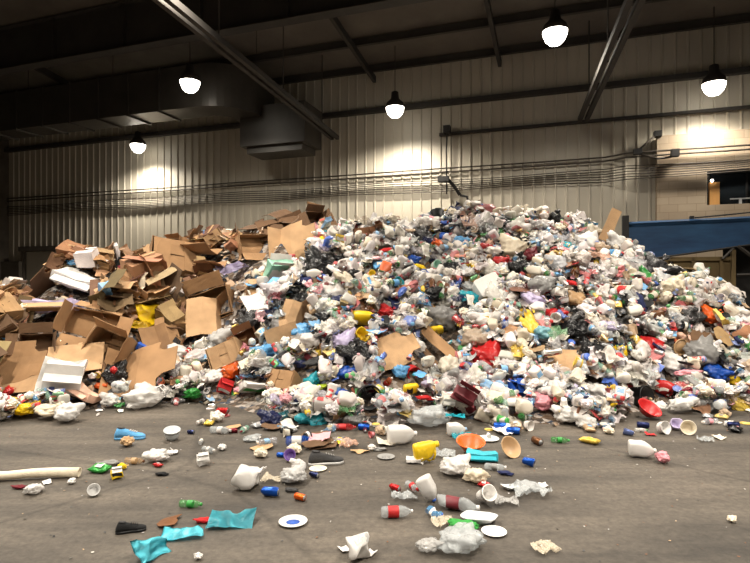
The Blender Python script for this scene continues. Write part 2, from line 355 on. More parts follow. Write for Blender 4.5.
for s in range(3):   # snack bags
    bm = B(); nx, ny = 10, 14; L, W = .21, .14
    top = [[None] * (ny + 1) for _ in range(nx + 1)]; bot = [[None] * (ny + 1) for _ in range(nx + 1)]
    for i in range(nx + 1):
        for j in range(ny + 1):
            u, v = i / nx * 2 - 1, j / ny * 2 - 1; e_ = max(0, 1 - u * u) ** .5 * max(0, 1 - v ** 4); p = (u * W / 2, v * L / 2, 0)
            zz = .034 * e_ * (1 + .5 * nz3(p, 14, s)) ; w_ = .006 * sin(i * 2.4) * abs(v) ** 8 + .02 * nz3(p, 9, s)
            rim = i in (0, nx) or j in (0, ny)
            top[i][j] = bm.verts.new((p[0], p[1], zz + w_)); bot[i][j] = top[i][j] if rim else bm.verts.new((p[0], p[1], -zz + w_ - .001))
    for i in range(nx):
        for j in range(ny):
            bm.faces.new((top[i][j], top[i + 1][j], top[i + 1][j + 1], top[i][j + 1])); q = (bot[i][j], bot[i][j + 1], bot[i + 1][j + 1], bot[i + 1][j])
            try: bm.faces.new(q)
            except ValueError: pass
    o = mk('snack_bag', bm, 'foil')
    bm = grid(4, 4, lambda u, v: ((u - .5) * .07, (v - .5) * .07, .037 + .3 * (0 - (u - .5) ** 2 * .05) + .02 * nz3(((u - .5) * .07, (v - .5) * .07, 0), 9, s))); mk('label', bm, 'print', o)
    reg('snack_bag', o, 'flat')
# cardboard
def hinge_flap(name, w, l, loc, rz, ang, parent, t=.006):
    bm = B(); box(bm, -w / 2, w / 2, 0, l, -t / 2, t / 2); bmesh.ops.subdivide_edges(bm, edges=bm.edges[:], cuts=2, use_grid_fill=True); crush(bm, .012, 6, w * 31 + l * 17 + rz)
    f = mk(name, bm, 'card', parent, False); f.location = loc; f.rotation_euler = Euler((ang, 0, rz)); return f
def card_box(s, w, d, h, angs, label=True, tape=True, m='card', name='cardboard_box'):
    t = .006; bm = B()
    o_ = [(-w / 2, -d / 2), (w / 2, -d / 2), (w / 2, d / 2), (-w / 2, d / 2)]; i_ = [(x - math.copysign(t, x), y - math.copysign(t, y)) for x, y in o_]
    rr = []
    for pr, zs in ((o_, np.linspace(-h / 2, h / 2, 4)), (i_, np.linspace(h / 2, -h / 2 + t, 4))):
        for z in zs:
            ring = []
            for a in range(4):
                p, q = pr[a], pr[(a + 1) % 4]
                for k in range(4): ring.append((p[0] + (q[0] - p[0]) * k / 4, p[1] + (q[1] - p[1]) * k / 4, z))
            rr.append(ring)
    rings(bm, rr); crush(bm, .045, 3.2, s)
    sh = .12 * nz3((s, 0, 0), 1.3, s)
    for v in bm.verts: v.co.x += sh * v.co.z * 2
    o = mk(name, bm, m, None, False)
    off = lambda z: Vector((sh * z * 2, 0, 0))
    for k, (ww, ll, lx, ly, rz) in enumerate(((w, d * .48, 0, d / 2, 0), (w, d * .48, 0, -d / 2, pi), (d, d * .48, w / 2, 0, -pi / 2), (d, d * .48, -w / 2, 0, pi / 2))):
        if angs[k] is None: continue
        f = hinge_flap('flap', ww * .98, ll if k < 2 else min(ll, w * .48), Vector((lx, ly, h / 2)) + off(h / 2), rz, angs[k], o)
    if tape:
        bm = B(); box(bm, -w * .46, w * .46, -.025, .025, -.0006, .0006); tp = mk('tape', bm, 'tape', o, False, 'tan'); tp.location = (0, 0, -h / 2 - .012)
    if label:
        bm = B(); box(bm, -.05, .05, -.001, .001, -.035, .035); l = mk('shipping_label', bm, 'paper', o, False, 'white'); l.location = (w * .12, -d / 2 - .012, h * .02)
    return o
UP, OPEN, DROP, SHUT = R(70), R(20), R(-55), R(178)
for s, a in enumerate((((.42, .32, .28), (UP, OPEN, UP, DROP)), ((.5, .36, .2), (OPEN, DROP, UP, OPEN)), ((.34, .3, .32), (DROP, UP, OPEN, UP)), ((.46, .34, .3), (R(180), R(180), R(176), R(176))), ((.6, .4, .16), (DROP, OPEN, OPEN, UP)))):
    reg('cardboard_box', card_box(s, *a[0], a[1], s != 2, True))
for s in range(7):   # flattened, creased sheets, the last a narrow strip
    bm = B(); W = .5 + .05 * (s % 3) if s < 6 else .14; nb = 12; ny = 6; t = .007
    folds = [(0, 0, 0), (.35, .9, -.5), (.5, -.4, .9), (1.2, -.25, 0), (-.5, -.8, .2), (.15, .1, .1), (.08, -.1, .05)][s]
    x = z = a = 0; prof = [(0, 0)]
    for i in range(nb):
        if i in (3, 6, 9): a += folds[i // 3 - 1]
        x += cos(a) * .7 / nb; z += sin(a) * .7 / nb; prof.append((x, z))
    mx = sum(p[0] for p in prof) / len(prof); mz = sum(p[1] for p in prof) / len(prof)
    vs = [[bm.verts.new((px_ - mx, (j / ny - .5) * W * (1 - .25 * (i > 9) * (s % 2)), pz_ - mz)) for j in range(ny + 1)] for i, (px_, pz_) in enumerate(prof)]
    for i in range(nb):
        for j in range(ny):
            if s in (2, 3, 5) and i >= 9 and j in (0, 5): continue
            bm.faces.new((vs[i][j], vs[i + 1][j], vs[i + 1][j + 1], vs[i][j + 1]))
    for v in [v for v in bm.verts if not v.link_faces]: bm.verts.remove(v)
    crush(bm, .022, 3, s)
    bmesh.ops.recalc_face_normals(bm, faces=bm.faces[:]); bmesh.ops.solidify(bm, geom=bm.faces[:], thickness=t)
    o = mk('cardboard_sheet', bm, 'card', None, False)
    if s in (0, 1, 4):
        xm_, zm_ = (prof[7][0] + prof[8][0]) / 2 - mx, (prof[7][1] + prof[8][1]) / 2 - mz; sl = math.atan2(prof[8][1] - prof[7][1], prof[8][0] - prof[7][0])
        f_ = hinge_flap('flap', .17, .15, (xm_, W / 2 * .97, zm_), 0, 0, o); f_.rotation_euler = Euler((R((-35, 30, 50)[s // 2]), -sl, 0))
    reg('cardboard_sheet', o, 'flat')
for s in range(4):   # torn pieces
    bm = B(); n = 11; vs = []
    for i in range(n):
        a = 2 * pi * i / n; r = .13 * (1 + .45 * nz3((cos(a), sin(a), 0), 2.5, s)); vs.append(bm.verts.new((r * 1.4 * cos(a), r * sin(a), 0)))
    c = bm.verts.new((0, 0, .015))
    for i in range(n): bm.faces.new((vs[i], vs[(i + 1) % n], c))
    bmesh.ops.subdivide_edges(bm, edges=bm.edges[:], cuts=1); crush(bm, .05, 6, s)
    bmesh.ops.recalc_face_normals(bm, faces=bm.faces[:]); bmesh.ops.solidify(bm, geom=bm.faces[:], thickness=.006)
    reg('cardboard_piece', mk('cardboard_piece', bm, 'card', None, False), 'flat')
# single things
bm = B(); lathe(bm, [(.11, -.15), (.12, -.145), (.145, .14), (.152, .14), (.152, .15), (.14, .15), (.115, -.13), (.05, -.132)], 28); o = mk('bucket', bm, 'plastic')
bm = B(); tube(bm, [(.15 * cos(a), .02 * sin(a), .13 + .12 * sin(a)) for a in np.linspace(0, pi, 12)], .004, 6); mk('handle', bm, 'metal', o, color='silver'); reg('bucket', o)
bm = B(); rings(bm, [sup(a * .2, a * .15, z, 8, 32) for a, z in ((.93, -.13), (.95, -.125), (1, .09), (.9, .09), (.87, -.11), (.4, -.11))]); o = mk('foam_cooler', bm, 'foam', smooth=False)
bm = B(); rings(bm, [sup(a * .2, a * .15, z, 8, 32) for a, z in ((1.02, .092), (1.04, .096), (1.04, .125), (1.0, .13))]); mk('lid', bm, 'foam', o, smooth=False); reg('foam_cooler', o)
def shoe(name, col_sole):
    st = [(-.15, .006, .015), (-.145, .022, .05), (-.125, .04, .095), (-.08, .04, .1), (-.03, .038, .085), (.02, .04, .065), (.07, .047, .052), (.11, .045, .042), (.14, .028, .03), (.148, .012, .022)]
    bm = B(); rings(bm, [[(x, w * 1.05 * cos(a), (.012 if sin(a) >= 0 else -.012)) for a in np.linspace(.2, 2 * pi + .2, 12, endpoint=False)] for x, w, h in st]); so = mk(name, bm, 'plastic', color=col_sole)
    bm = B(); rings(bm, [[(x, w * cos(a), .012 + max(0, h - .012) * max(0, sin(a)) ** .7) for a in np.linspace(0, pi, 12)] for x, w, h in st]); mk('upper', bm, 'fabric', so)
    bm = B(); lathe(bm, [(.026, 0), (.026, .006)], 14, sx=1.4, sy=.85); l = mk('lining', bm, 'fabric', so, color='dark_grey'); l.location = (-.085, 0, .097); l.rotation_euler = (0, .12, 0)  # dark disc: the shade inside the shoe opening, put in as colour
    bm = B()
    for i in range(4): box(bm, .0 + i * .02, .008 + i * .02, -.022, .022, .075 - i * .006, .079 - i * .006)
    mk('laces', bm, 'fabric', so, color='grey'); return so
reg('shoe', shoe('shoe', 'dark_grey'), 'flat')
bm = B(); lathe(bm, [(.07, 0), (.075, .003), (.115, .016), (.118, .018), (.115, .019), (.073, .007), (.01, .005)], 32); o = mk('paper_plate', bm, 'paper')
bm = B(); lathe(bm, [(.062, .0073), (.062, .0083)], 24, sx=.9, sy=.75); mk('printed_panel', bm, 'print', o); reg('paper_plate', o, 'flat')
bm = B(); lathe(bm, [(.05, -.6), (.06, -.6), (.058, -.3), (.06, 0), (.062, .3), (.06, .6), (.05, .6), (.048, .0)], 20); crush(bm, .03, 3, 4); reg('paper_tube', mk('paper_tube', bm, 'paper'), 'lie')
bm = B(); tube(bm, [(-.3, 0, 0), (-.1, .004, 0), (.1, -.003, 0), (.3, 0, .004)], .012, 8); reg('stick', mk('stick', bm, 'plastic'), 'flat')
# wide bowl
bm = B(); lathe(bm, [(.05, -.04), (.055, -.038), (.1, .025), (.11, .035), (.106, .037), (.095, .025), (.05, -.032), (.01, -.034)], 26); reg('bowl', mk('bowl', bm, 'plastic'))
# torn bag sheet (thick turquoise vinyl)
for s in range(3):
    def fn(u, v):
        x, y = (u - .5) * .34, (v - .5) * (.2 + .1 * (s == 2)); p = (x, y, 0)
        return (x + .03 * nz3(p, 5, s), y * (.55 + .9 * abs(u - .5) ** .8 if s == 1 else 1 - .4 * u) + .05 * nz3(p, 7, s + 4), .05 + .04 * nz3(p, 5, s) + .018 * ridge(p, 9, s))
    bm = grid(18, 12, fn); bmesh.ops.solidify(bm, geom=bm.faces[:], thickness=.003); reg('torn_bag', mk('torn_bag', bm, 'plastic'), 'flat')
KIDS = {}
for o in C.objects:
    if o.parent: KIDS.setdefault(o.parent.name, []).append(o)

def spawn(p, loc, rot, sc, col, parts=None):
    if not p.used: o = p.root; p.used = True; ks = KIDS.get(o.name, [])
    else:   # copy the thing and each of its parts
        o = p.root.copy(); C.objects.link(o); ks = []
        for part in KIDS.get(p.root.name, []):
            c = part.copy(); C.objects.link(c); c.parent = o; ks.append(c)
    for k_ in ('label', 'group', 'category'):
        if k_ in o: del o[k_]
    o.location = loc; o.rotation_mode = 'QUATERNION'; o.rotation_quaternion = rot; o.scale = (sc, sc, sc)
    o.color = col
    PARTS[o.name] = ks; PR[o.name] = p
    for ch in ks:
        st = ch.name.split('.')[0]
        if parts and st in parts: ch.color = parts[st]
        elif st in ('handle', 'flap', 'knot'): ch.color = col
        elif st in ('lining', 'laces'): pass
        elif st not in ('tape', 'shipping_label', 'lid'): ch.color = rc(['white', 'white', 'white', 'red', 'light_blue', 'pale_grey', 'cream', 'cream', 'grey', 'pink', 'maroon', 'navy', 'green', 'blue'][:14 if st == 'cap' else 10])
        elif p.kind == 'foam_cooler': ch.color = col
    return o
def vary(c, k=.12):
    if max(c[:3]) - min(c[:3]) > .15:   # much of the print and dye is faded or dusty
        f = random.uniform(0, .4); c = tuple(v * (1 - f) + .5 * f for v in c[:3])
    elif c[0] > .55: c = (c[0], c[1] * random.uniform(.93, 1), c[2] * random.uniform(.9, 1))
    a = 1 + random.uniform(-k, k); return (min(1, c[0] * a), min(1, c[1] * a), min(1, c[2] * a), 1)
def rc(names): return vary(COL[random.choice(names)])

# ------------------------------------------------------------------ the building
U = Vector((.946, -.3245, 0)); NV = Vector((.3245, .946, 0)); W0 = Vector((0, 17, 0)); WR = Quaternion((0, 0, 1), math.atan2(U.y, U.x))
def ss(px, out=0):   # distance along the wall of the point seen at px
    a = (px - CX) / F; y0 = 17 - out / .946; t = y0 * a / (.946 + .3245 * a); p = Vector((U.x * t, y0 + U.y * t, 0)) - W0
    return p.dot(U), y0 + U.y * t
def zz(px, py, out=0): return CAMZ + (CY - py) / F * ss(px, out)[1]
def wallobj(name, bm, m, parent=None, smooth=False):   # local x along the wall, local -y towards the hall
    o = mk(name, bm, m, parent, smooth)
    if not parent: o.location = W0; o.rotation_mode = 'QUATERNION'; o.rotation_quaternion = WR
    return o
def st(o): o['kind'] = 'structure'; return o
def tag(o, label, cat, group=None):
    o['label'] = label; o['category'] = cat
    if group: o['group'] = group
    return o
SL, SR = ss(9)[0], 24.0
bm = B(); box(bm, -40, 40, -30, 30, -.1, 0); o = st(mk('floor', bm, 'floor', None, False)); o.location = (0, 0, 0)
ZT = 8.25
# ribbed steel wall: trapezoid ribs as real profile
bm = B(); prof = []; x = SL; p_ = .3
while x < SR:
    prof += [(x, 0), (x + .225, 0), (x + .245, -.035), (x + .28, -.035)]; x += p_
lo = [bm.verts.new((a, b_, 0)) for a, b_ in prof]; hi = [bm.verts.new((a, b_, ZT + .4)) for a, b_ in prof]
for i in range(len(prof) - 1): bm.faces.new((lo[i], lo[i + 1], hi[i + 1], hi[i]))
st(wallobj('wall_back', bm, 'wall'))
bm = B(); box(bm, SL, ss(27)[0], -.35, -.04, 0, 2.4); box(bm, ss(77)[0], ss(655)[0], -.35, -.04, 0, 2.4); st(wallobj('trim_1', bm, 'band'))
zg = zz(375, 112)
bm = B(); box(bm, SL, SR, -.22, -.04, zg - .07, zg + .07); st(wallobj('trim_2', bm, 'steel'))
za = zz(570, 124); bm = B(); box(bm, ss(440)[0], SR, -.14, -.03, za - .04, za + .04); st(wallobj('trim_3', bm, 'steel'))
bm = B(); box(bm, SL - .15, SL, -45, .3, 0, 14); st(wallobj('wall_left', bm, 'band'))
bm = B(); box(bm, SL, SR, -30.2, -30, 0, 14); st(wallobj('wall_front', bm, 'band'))
bm = B(); box(bm, SR, SR + .2, -45, .3, 0, 14); st(wallobj('wall_east', bm, 'band'))
# roof deck, rising away from the eave; purlins and a deep girder
rise = .13
bm = B(); q = [bm.verts.new(p) for p in ((SL - 1, .3, ZT), (SR + 1, .3, ZT), (SR + 1, -31, ZT + 31 * rise), (SL - 1, -31, ZT + 31 * rise), (SL - 1, .3, ZT + .2), (SR + 1, .3, ZT + .2), (SR + 1, -31, ZT + .2 + 31 * rise), (SL - 1, -31, ZT + .2 + 31 * rise))]
for f in ((0, 3, 2, 1), (4, 5, 6, 7), (0, 1, 5, 4), (1, 2, 6, 5), (2, 3, 7, 6), (3, 0, 4, 7)): bm.faces.new([q[i] for i in f])
st(wallobj('ceiling', bm, 'roof'))
for k in range(11):
    o_ = .3 + k * 1.45; z = ZT + o_ * rise
    bm = B(); box(bm, SL, SR, -o_ - .035, -o_ + .035, z - .2, z - .0); box(bm, SL, SR, -o_ - .08, -o_ + .035, z - .215, z - .2)
    st(wallobj('roof_beam', bm, 'steel'))
for out, zb, zt in ((4.8, 7.7, 8.85), (10.6, 8.3, 9.5)):
    bm = B(); box(bm, SL, SR, -out - .02, -out + .02, zb, zt); box(bm, SL, SR, -out - .16, -out + .16, zb - .03, zb); box(bm, SL, SR, -out - .16, -out + .16, zt, zt + .03)
    x = SL + 1
    while x < SR: box(bm, x, x + .03, -out - .14, -out + .14, zb, zt); x += 2.4
    st(wallobj('roof_beam', bm, 'steel'))
for x in (ss(375)[0], ss(500)[0], ss(120)[0], ss(720)[0] + 3):   # rafters running into the hall
    bm = B(); m4 = Matrix.Rotation(0, 4, 'X')
    vs = box(bm, x - .05, x + .05, -16, -.05, -.42, -.22)
    for v in vs: v.co.z += ZT + (-v.co.y) * rise
    st(wallobj('roof_beam', bm, 'steel'))
# doorway on the far left
bm = B(); x0, x1, zt_ = ss(27)[0], ss(77)[0], zz(50, 248)
bm2 = B(); box(bm2, x0 + .1, x1 - .1, -.1, -.06, 0, zt_ - .15); d = st(wallobj('door_1', bm2, 'wall'))
box(bm, x0 - .06, x0 + .06, -.2, -.04, 0, zt_); box(bm, x1 - .06, x1 + .06, -.2, -.04, 0, zt_); box(bm, x0 - .1, x1 + .1, -.3, -.04, zt_ - .12, zt_ + .06); mk('frame', bm, 'band', d, False)
# masonry office wall with window
xm, xw0, xw1, xe = ss(657, .3)[0], ss(707, .3)[0], ss(707, .3)[0] + 2.6, SR
zt_, zw1, zw0 = zz(657, 136, .3), zz(707, 171, .3), zz(707, 205, .3)
bm = B(); box(bm, xm, xw0, -.3, -.04, 0, zt_); box(bm, xw0, xw1, -.3, -.04, zw1, zt_); box(bm, xw0, xw1, -.3, -.04, 0, zw0); box(bm, xw1, xe, -.3, -.04, 0, zt_)
st(wallobj('wall_right', bm, 'masonry'))
bm = B(); box(bm, xw0 + .1, xw1, -.1, -.08, zw0, zw1); w = st(wallobj('window_1', bm, 'glass'))
bm = B(); box(bm, xw0, xw1, -.16, -.08, zw1 - .06, zw1); box(bm, xw0, xw0 + .06, -.16, -.08, zw0, zw1); box(bm, xw0 + .9, xw0 + .94, -.14, -.1, zw0, zw1); mk('frame', bm, 'dark', w, False)
bm = B(); box(bm, xw0 + .06, xw0 + .28, -.3, -.1, zw0, zw0 + (zw1 - zw0) * .66); st(wallobj('trim_4', bm, 'jamb'))
t = bpy.data.objects.new('wall_light', None); C.objects.link(t); t.location = W0 + U * (xw0 + .1) - NV * .34 + Vector((0, 0, zw0 + (zw1 - zw0) * .7)); tag(t, 'tiny bright lamp fixed at the corner of the dark office window', 'lamp')
bm = B(); bmesh.ops.create_uvsphere(bm, u_segments=12, v_segments=8, radius=.035); mk('bulb', bm, 'lampsmall', t)
bm = B(); box(bm, -.04, .04, -.02, .02, .03, .06); mk('bracket', bm, 'dark', t, False)
bm = B(); xs = xw0 + .75; box(bm, xs - .22, xs + .22, -.24, -.2, zw0 + .125, zw0 + .155); box(bm, xs - .03, xs + .03, -.24, -.2, zw0 + .005, zw0 + .125); tag(wallobj('monitor_arm', bm, M['foam']), 'small pale T-shaped stand on the dark office window sill', 'stand'); bpy.data.objects['monitor_arm'].color = COL['silver']
# conduits
ks = [(.0682, .024), (.066, .024)] + [(.0612 - i * .00125, .014) for i in range(6)]
ORD = ['topmost', 'second', 'third', 'fourth', 'fifth', 'sixth', 'seventh', 'lowest']
for i, (k, r) in enumerate(ks):
    z = CAMZ + k * 1575 / F * 17; bm = B(); pts = []
    x = SL + .05
    while x <= SR - .1: pts.append((x, -.12 - (.32 if x > xm - .8 else 0), z + (.025 * sin(x * 1.1 + i * .4) if i > 1 else .006 * sin(x)))); x += .5
    tube(bm, pts, r, 6); tag(wallobj('conduit', bm, 'pipe', smooth=True), f'{ORD[i]} of the eight long dark conduits running along the ribbed back wall', 'pipe', 'conduits along the back wall')
# wall fixtures
def fixture(name, px, py, label, out=.3):
    s_, y = ss(px, out); e_ = bpy.data.objects.new(name, None); C.objects.link(e_); e_.location = W0 + U * s_ - NV * out + Vector((0, 0, zz(px, py, out))); e_.rotation_mode = 'QUATERNION'; e_.rotation_quaternion = WR
    return tag(e_, label, 'fixture')
def bbox(name, par, m, *b):
    bm = B(); box(bm, *b); return mk(name, bm, m, par, False)
def tb(name, par, m, pts, r):
    bm = B(); tube(bm, pts, r, 8); return mk(name, bm, m, par)
e_ = fixture('security_camera', 450, 184, 'dark camera on a bent bracket over the conduits behind the heap crest'); bbox('housing', e_, 'dark', -.32, .0, -.25, -.08, .05, .2); tb('bracket', e_, 'dark', [(-.05, -.15, .12), (.15, -.1, -.1), (.3, -.05, -.35)], .05); tb('cable', e_, 'dark', [(.3, -.05, -.35), (.5, 0, -.4), (.55, 0, -.6), (.5, 0, -1.3)], .035)
e_ = fixture('flood_light', 646, 143, 'small lamp on a slanting arm above the corner of the masonry wall', .4); tb('arm', e_, 'pipe', [(.25, -.05, .2), (-.2, -.15, -.2)], .025); bbox('head', e_, 'dark', -.32, -.12, -.25, -.1, -.32, -.18); bbox('bracket', e_, 'dark', .18, .36, -.1, .1, .14, .28)
e_ = fixture('junction_box', 447, 130, 'small dark junction box high on the ribbed wall beneath the eave', .2); bbox('cover', e_, 'dark', -.1, .1, -.1, .1, -.1, .12); tb('cable', e_, 'dark', [(0, 0, -.1), (-.02, 0, -.6), (-.02, .05, -1.9)], .02)
e_ = fixture('spot_lamp', 671, 153, 'dark angled spotlight clipped to the conduits in front of the masonry', .5); bbox('head', e_, 'dark', -.02, .16, -.2, 0, -.12, .06); tb('arm', e_, 'pipe', [(.0, 0, -.1), (-.3, 0, -.12), (-.7, 0, 0)], .03)
# two pairs of hanging rails running into the hall
for (xa, za_, xb, zb_, lab) in ((335, 138, 165, 0, 'long dark overhead rail running in from the roof beside the duct'), (583, 120, 635, 0, 'long dark overhead rail running in from the roof above the crest')):
    sa, ya = ss(xa, .3); ze = zz(xa, za_, .3); A = W0 + U * sa - NV * .3 + Vector((0, 0, ze))
    yb = (ze - CAMZ) * F / (CY - zb_); Bp = Vector(((xb - CX) / F * yb, yb, ze)); D = (Bp - A); Bp = Bp + D.normalized() * 3
    L = (Bp - A).length; e_ = bpy.data.objects.new('overhead_rail', None); C.objects.link(e_); e_.location = A; e_.rotation_mode = 'QUATERNION'; e_.rotation_quaternion = Vector((1, 0, 0)).rotation_difference((Bp - A).normalized()); tag(e_, lab, 'rail')
    for dy, n_ in ((-.09, 'rail'), (.09, 'rail')):
        bm = B(); box(bm, 0, L, dy - .05, dy + .05, -.06, .06); mk(n_, bm, 'steel', e_, False)
    for q_ in (1.2, 4, 7):
        bm = B(); tube(bm, [(q_, 0, 0), (q_, 0, 2.0 + .12 * q_)], .015, 6); mk('hanger', bm, 'steel', e_)
# duct
def duct_box(name, par, x0, x1, o0, o1, z0, z1): return bbox(name, par, 'duct', x0, x1, -o1, -o0, z0, z1)
du = bpy.data.objects.new('air_duct', None); C.objects.link(du); du.location = W0; du.rotation_mode = 'QUATERNION'; du.rotation_quaternion = WR
tag(du, 'large rectangular metal air duct with rounded elbow under the roof', 'duct')
of, ob, zb_, zt_ = 3.1, 2.2, 6.62, 7.85
xd = ss(196, of)[0]
dr = duct_box('duct_run', du, SL, xd, ob, of, zb_, zt_)
bm = B(); n = 10   # elbow: outer corner rounded, turning to the wall
rr = []
for i in range(n + 1):
    a = pi / 2 * i / n; ro, ri = 1.3, .35; cx0, cy0 = xd, -(of - ro)
    po = (cx0 + ro * sin(a), cy0 - ro * cos(a)); pi_ = (cx0 + ri * sin(a), cy0 - ri * cos(a))
    rr.append([(po[0], po[1], zb_), (po[0], po[1], zt_), (pi_[0], pi_[1], zt_), (pi_[0], pi_[1], zb_)])
rings(bm, rr); mk('elbow', bm, 'duct', du, False)
duct_box('branch_duct', du, xd + .35, xd + 1.3, .9, of - 1.3, zb_, zt_)
duct_box('plenum', du, xd + .55, xd + 2.75, .5, 1.7, 5.75, 6.95)
duct_box('plenum_skirt', du, xd + .7, xd + 2.6, .62, 1.55, 5.55, 5.75)
x = SL + 1
while x < xd - .2:
    duct_box('seam_flange', dr, x, x + .05, ob - .05, of + .05, zb_ - .05, zt_ + .03); x += 1.15
for x in (xd - 3, xd - 6.5, xd - 10, xd + 2): tb('hanger', du, 'steel', [(x, -of - .02, zt_), (x, -of - .02, 9.0)], .012)
# lamps
LC = (1, .92, .79)
def light(p, e, size=158):
    l = bpy.data.lights.new('high_bay_light', 'SPOT'); l.energy = e * 1.06; l.color = LC; l.spot_size = R(size); l.spot_blend = .75; l.shadow_soft_size = .22
    o = bpy.data.objects.new('high_bay_light', l); C.objects.link(o); o.location = p; return o
E0 = 830
lamps = [(138, 145, 4.8, 'small far high-bay lamp glowing below the duct at far end', .8), (395, 108, 4.95, 'high-bay lamp glowing close to the ribbed wall above the heap', 1.25), (714, 84, 4.8, 'high-bay lamp glowing above the masonry office wall', .7), (190, 82, 5.3, 'high-bay lamp glowing beside the rounded duct elbow', .8), (555, 32, 5.3, 'largest high-bay lamp, glowing highest under the roof by the rail', 1.0)]
for px, py, dz, lab, k in lamps:
    y = dz * F / (CY - py); p = Vector(((px - CX) / F * y, y, CAMZ + dz))
    e_ = bpy.data.objects.new('high_bay_lamp', None); C.objects.link(e_); e_.location = p; tag(e_, lab, 'lamp', 'high-bay lamps')
    bm = B(); lathe(bm, [(.02, -.27), (.12, -.26), (.2, -.18), (.25, -.06), (.255, .03)], 20); g = mk('globe', bm, 'lamp', e_); g.visible_shadow = True
    bm = B(); lathe(bm, [(.27, .0), (.28, .0), (.24, .14), (.12, .26), (.1, .45), (.04, .48)], 20, False); mk('reflector', bm, 'steel', e_)
    zc = ZT + rise * (W0 - p).dot(NV) - p.z - .1
    bm = B(); tube(bm, [(0, 0, .46), (0, 0, zc)], .012, 6); mk('stem', bm, 'steel', e_)
    light(p + Vector((0, 0, -.3)), E0 * k)
for out, zl, e in ((9.2, 6.9, 1.35), (13.6, 7.2, 1.45), (18.5, 7.6, 1.2)):
    for s_ in (-15, -7.5, 0, 7.5, 15):
        if not (SL + 1 < s_ < SR - 1): continue
        light(W0 + U * s_ - NV * out + Vector((0, 0, zl)), E0 * e * 1.04, 142)
# conveyor and steel bin behind the heap on the right
oc = 3.3
cv = bpy.data.objects.new('blue_conveyor', None); C.objects.link(cv); cv.location = W0; cv.rotation_mode = 'QUATERNION'; cv.rotation_quaternion = WR; tag(cv, 'worn blue steel conveyor side rising behind the heap beside the wall', 'conveyor')
pts = [(628, 262), (800, 237), (800, 216), (628, 224)]
bm = B(); f0 = [bm.verts.new((ss(a, oc)[0], -oc, zz(a, b_, oc))) for a, b_ in pts]; f1 = [bm.verts.new((v.co.x, -oc + 1.3, v.co.z)) for v in f0]
bm.faces.new(f0); bm.faces.new(f1[::-1])
for i in range(4): bm.faces.new((f0[i], f1[i], f1[(i + 1) % 4], f0[(i + 1) % 4]))
sp_ = mk('side_panel', bm, 'blue', cv, False)
def edge_bar(name, a, b_, m, r=.05):
    bm = B(); P = [(ss(a[0], oc)[0], -oc - .05, zz(*a, oc)), (ss(b_[0], oc)[0], -oc - .05, zz(*b_, oc))]; tube(bm, P, r, 4); return mk(name, bm, m, sp_ if 'flange' in name else cv, False)
edge_bar('bottom_flange', (628, 262), (800, 238), 'dark', .02); edge_bar('top_flange', (628, 224), (800, 216), 'blue', .04)
bbox('end_post', cv, 'dark', ss(622, oc)[0], ss(628.5, oc)[0], -oc - .1, -oc + .1, 0, zz(625, 216, oc))
bbox('junction_box', cv, 'dark', ss(690, oc)[0], ss(694, oc)[0], -oc - .02, -oc + .1, zz(692, 222, oc), zz(692, 216, oc))
edge_bar('top_cable', (694, 218), (800, 208), 'dark', .015)
edge_bar('strut', (737, 246), (775, 274), 'steel', .035); edge_bar('strut', (733, 248), (722, 259), 'steel', .025)
bbox('leg', cv, 'rust', ss(731, oc)[0], ss(735, oc)[0], -oc - .06, -oc + .06, 0, zz(733, 250, oc))
edge_bar('brace', (736, 275), (800, 274), 'steel', .03)
hp = bpy.data.objects.new('steel_bin', None); C.objects.link(hp); hp.location = W0; hp.rotation_mode = 'QUATERNION'; hp.rotation_quaternion = WR; tag(hp, 'rusty brown steel bin standing under the blue conveyor', 'bin')
xh0, xh1 = ss(640, oc)[0], ss(731, oc)[0]; zh = zz(690, 257, oc)
bbox('body', hp, 'rust', xh0, xh1, -oc + .05, -oc + 1.2, 0, zh)
for i in range(3): bbox('rib', hp, 'rust', xh0 + (xh1 - xh0) * (.3 + .3 * i) - .03, xh0 + (xh1 - xh0) * (.3 + .3 * i) + .03, -oc + .0, -oc + .06, 0, zh)
bbox('rim', hp, 'rust', xh0, xh1, -oc + .0, -oc + .08, zh - .08, zh)
bm = B(); box(bm, xh1 + .1, xh1 + 6, -oc + .9, -oc + 1.0, 0, 2.6); st(wallobj('trim_5', bm, 'dark'))  # dark plate added to paint the unlit void beneath the conveyor

# ------------------------------------------------------------------ the heap as ground for the things on it
bx = [-150, 0, 30, 60, 100, 150, 190, 230, 260, 330, 400, 440, 500, 560, 600, 650, 700, 750, 900]
by = [424, 421, 421, 422, 415, 407, 402, 408, 416, 424, 424, 418, 423, 426, 424, 412, 411, 409, 405]
sx_ = [-150, -60, 0, 20, 40, 70, 100, 130, 160, 200, 225, 250, 280, 310, 335, 360, 385, 420, 460, 500, 540, 580, 600, 620, 640, 665, 700, 730, 750, 800, 900]
sy_ = [390, 338, 304, 292, 278, 266, 261, 256, 247, 242, 236, 224, 214, 210, 221, 231, 222, 215, 212, 213, 215, 219, 225, 236, 250, 265, 278, 298, 316, 343, 390]
pxs = np.arange(-150, 901, 2.0)
bY = 864 / (np.interp(pxs, bx, by) - CY); sv = (CY - np.interp(pxs, sx_, sy_)) / F
K = 1.5; rY = (bY + K * 1.6) / (1 - K * sv); rZ = np.maximum(.3, 1.6 + sv * rY)
ker = np.ones(9) / 9
rY = np.convolve(np.pad(rY, 4, 'edge'), ker, 'valid')
X0, X1, Y0, Y1, RES = -9.0, 8.5, 4.6, 14.6, .03
gx = np.arange(X0, X1, RES); gy = np.arange(Y0, Y1, RES); GX, GY = np.meshgrid(gx, gy, indexing='ij')
PX = np.clip(CX + F * GX / GY, -150, 900)
b_ = np.interp(PX, pxs, bY); r_ = np.interp(PX, pxs, rY); z_ = np.interp(PX, pxs, rZ)
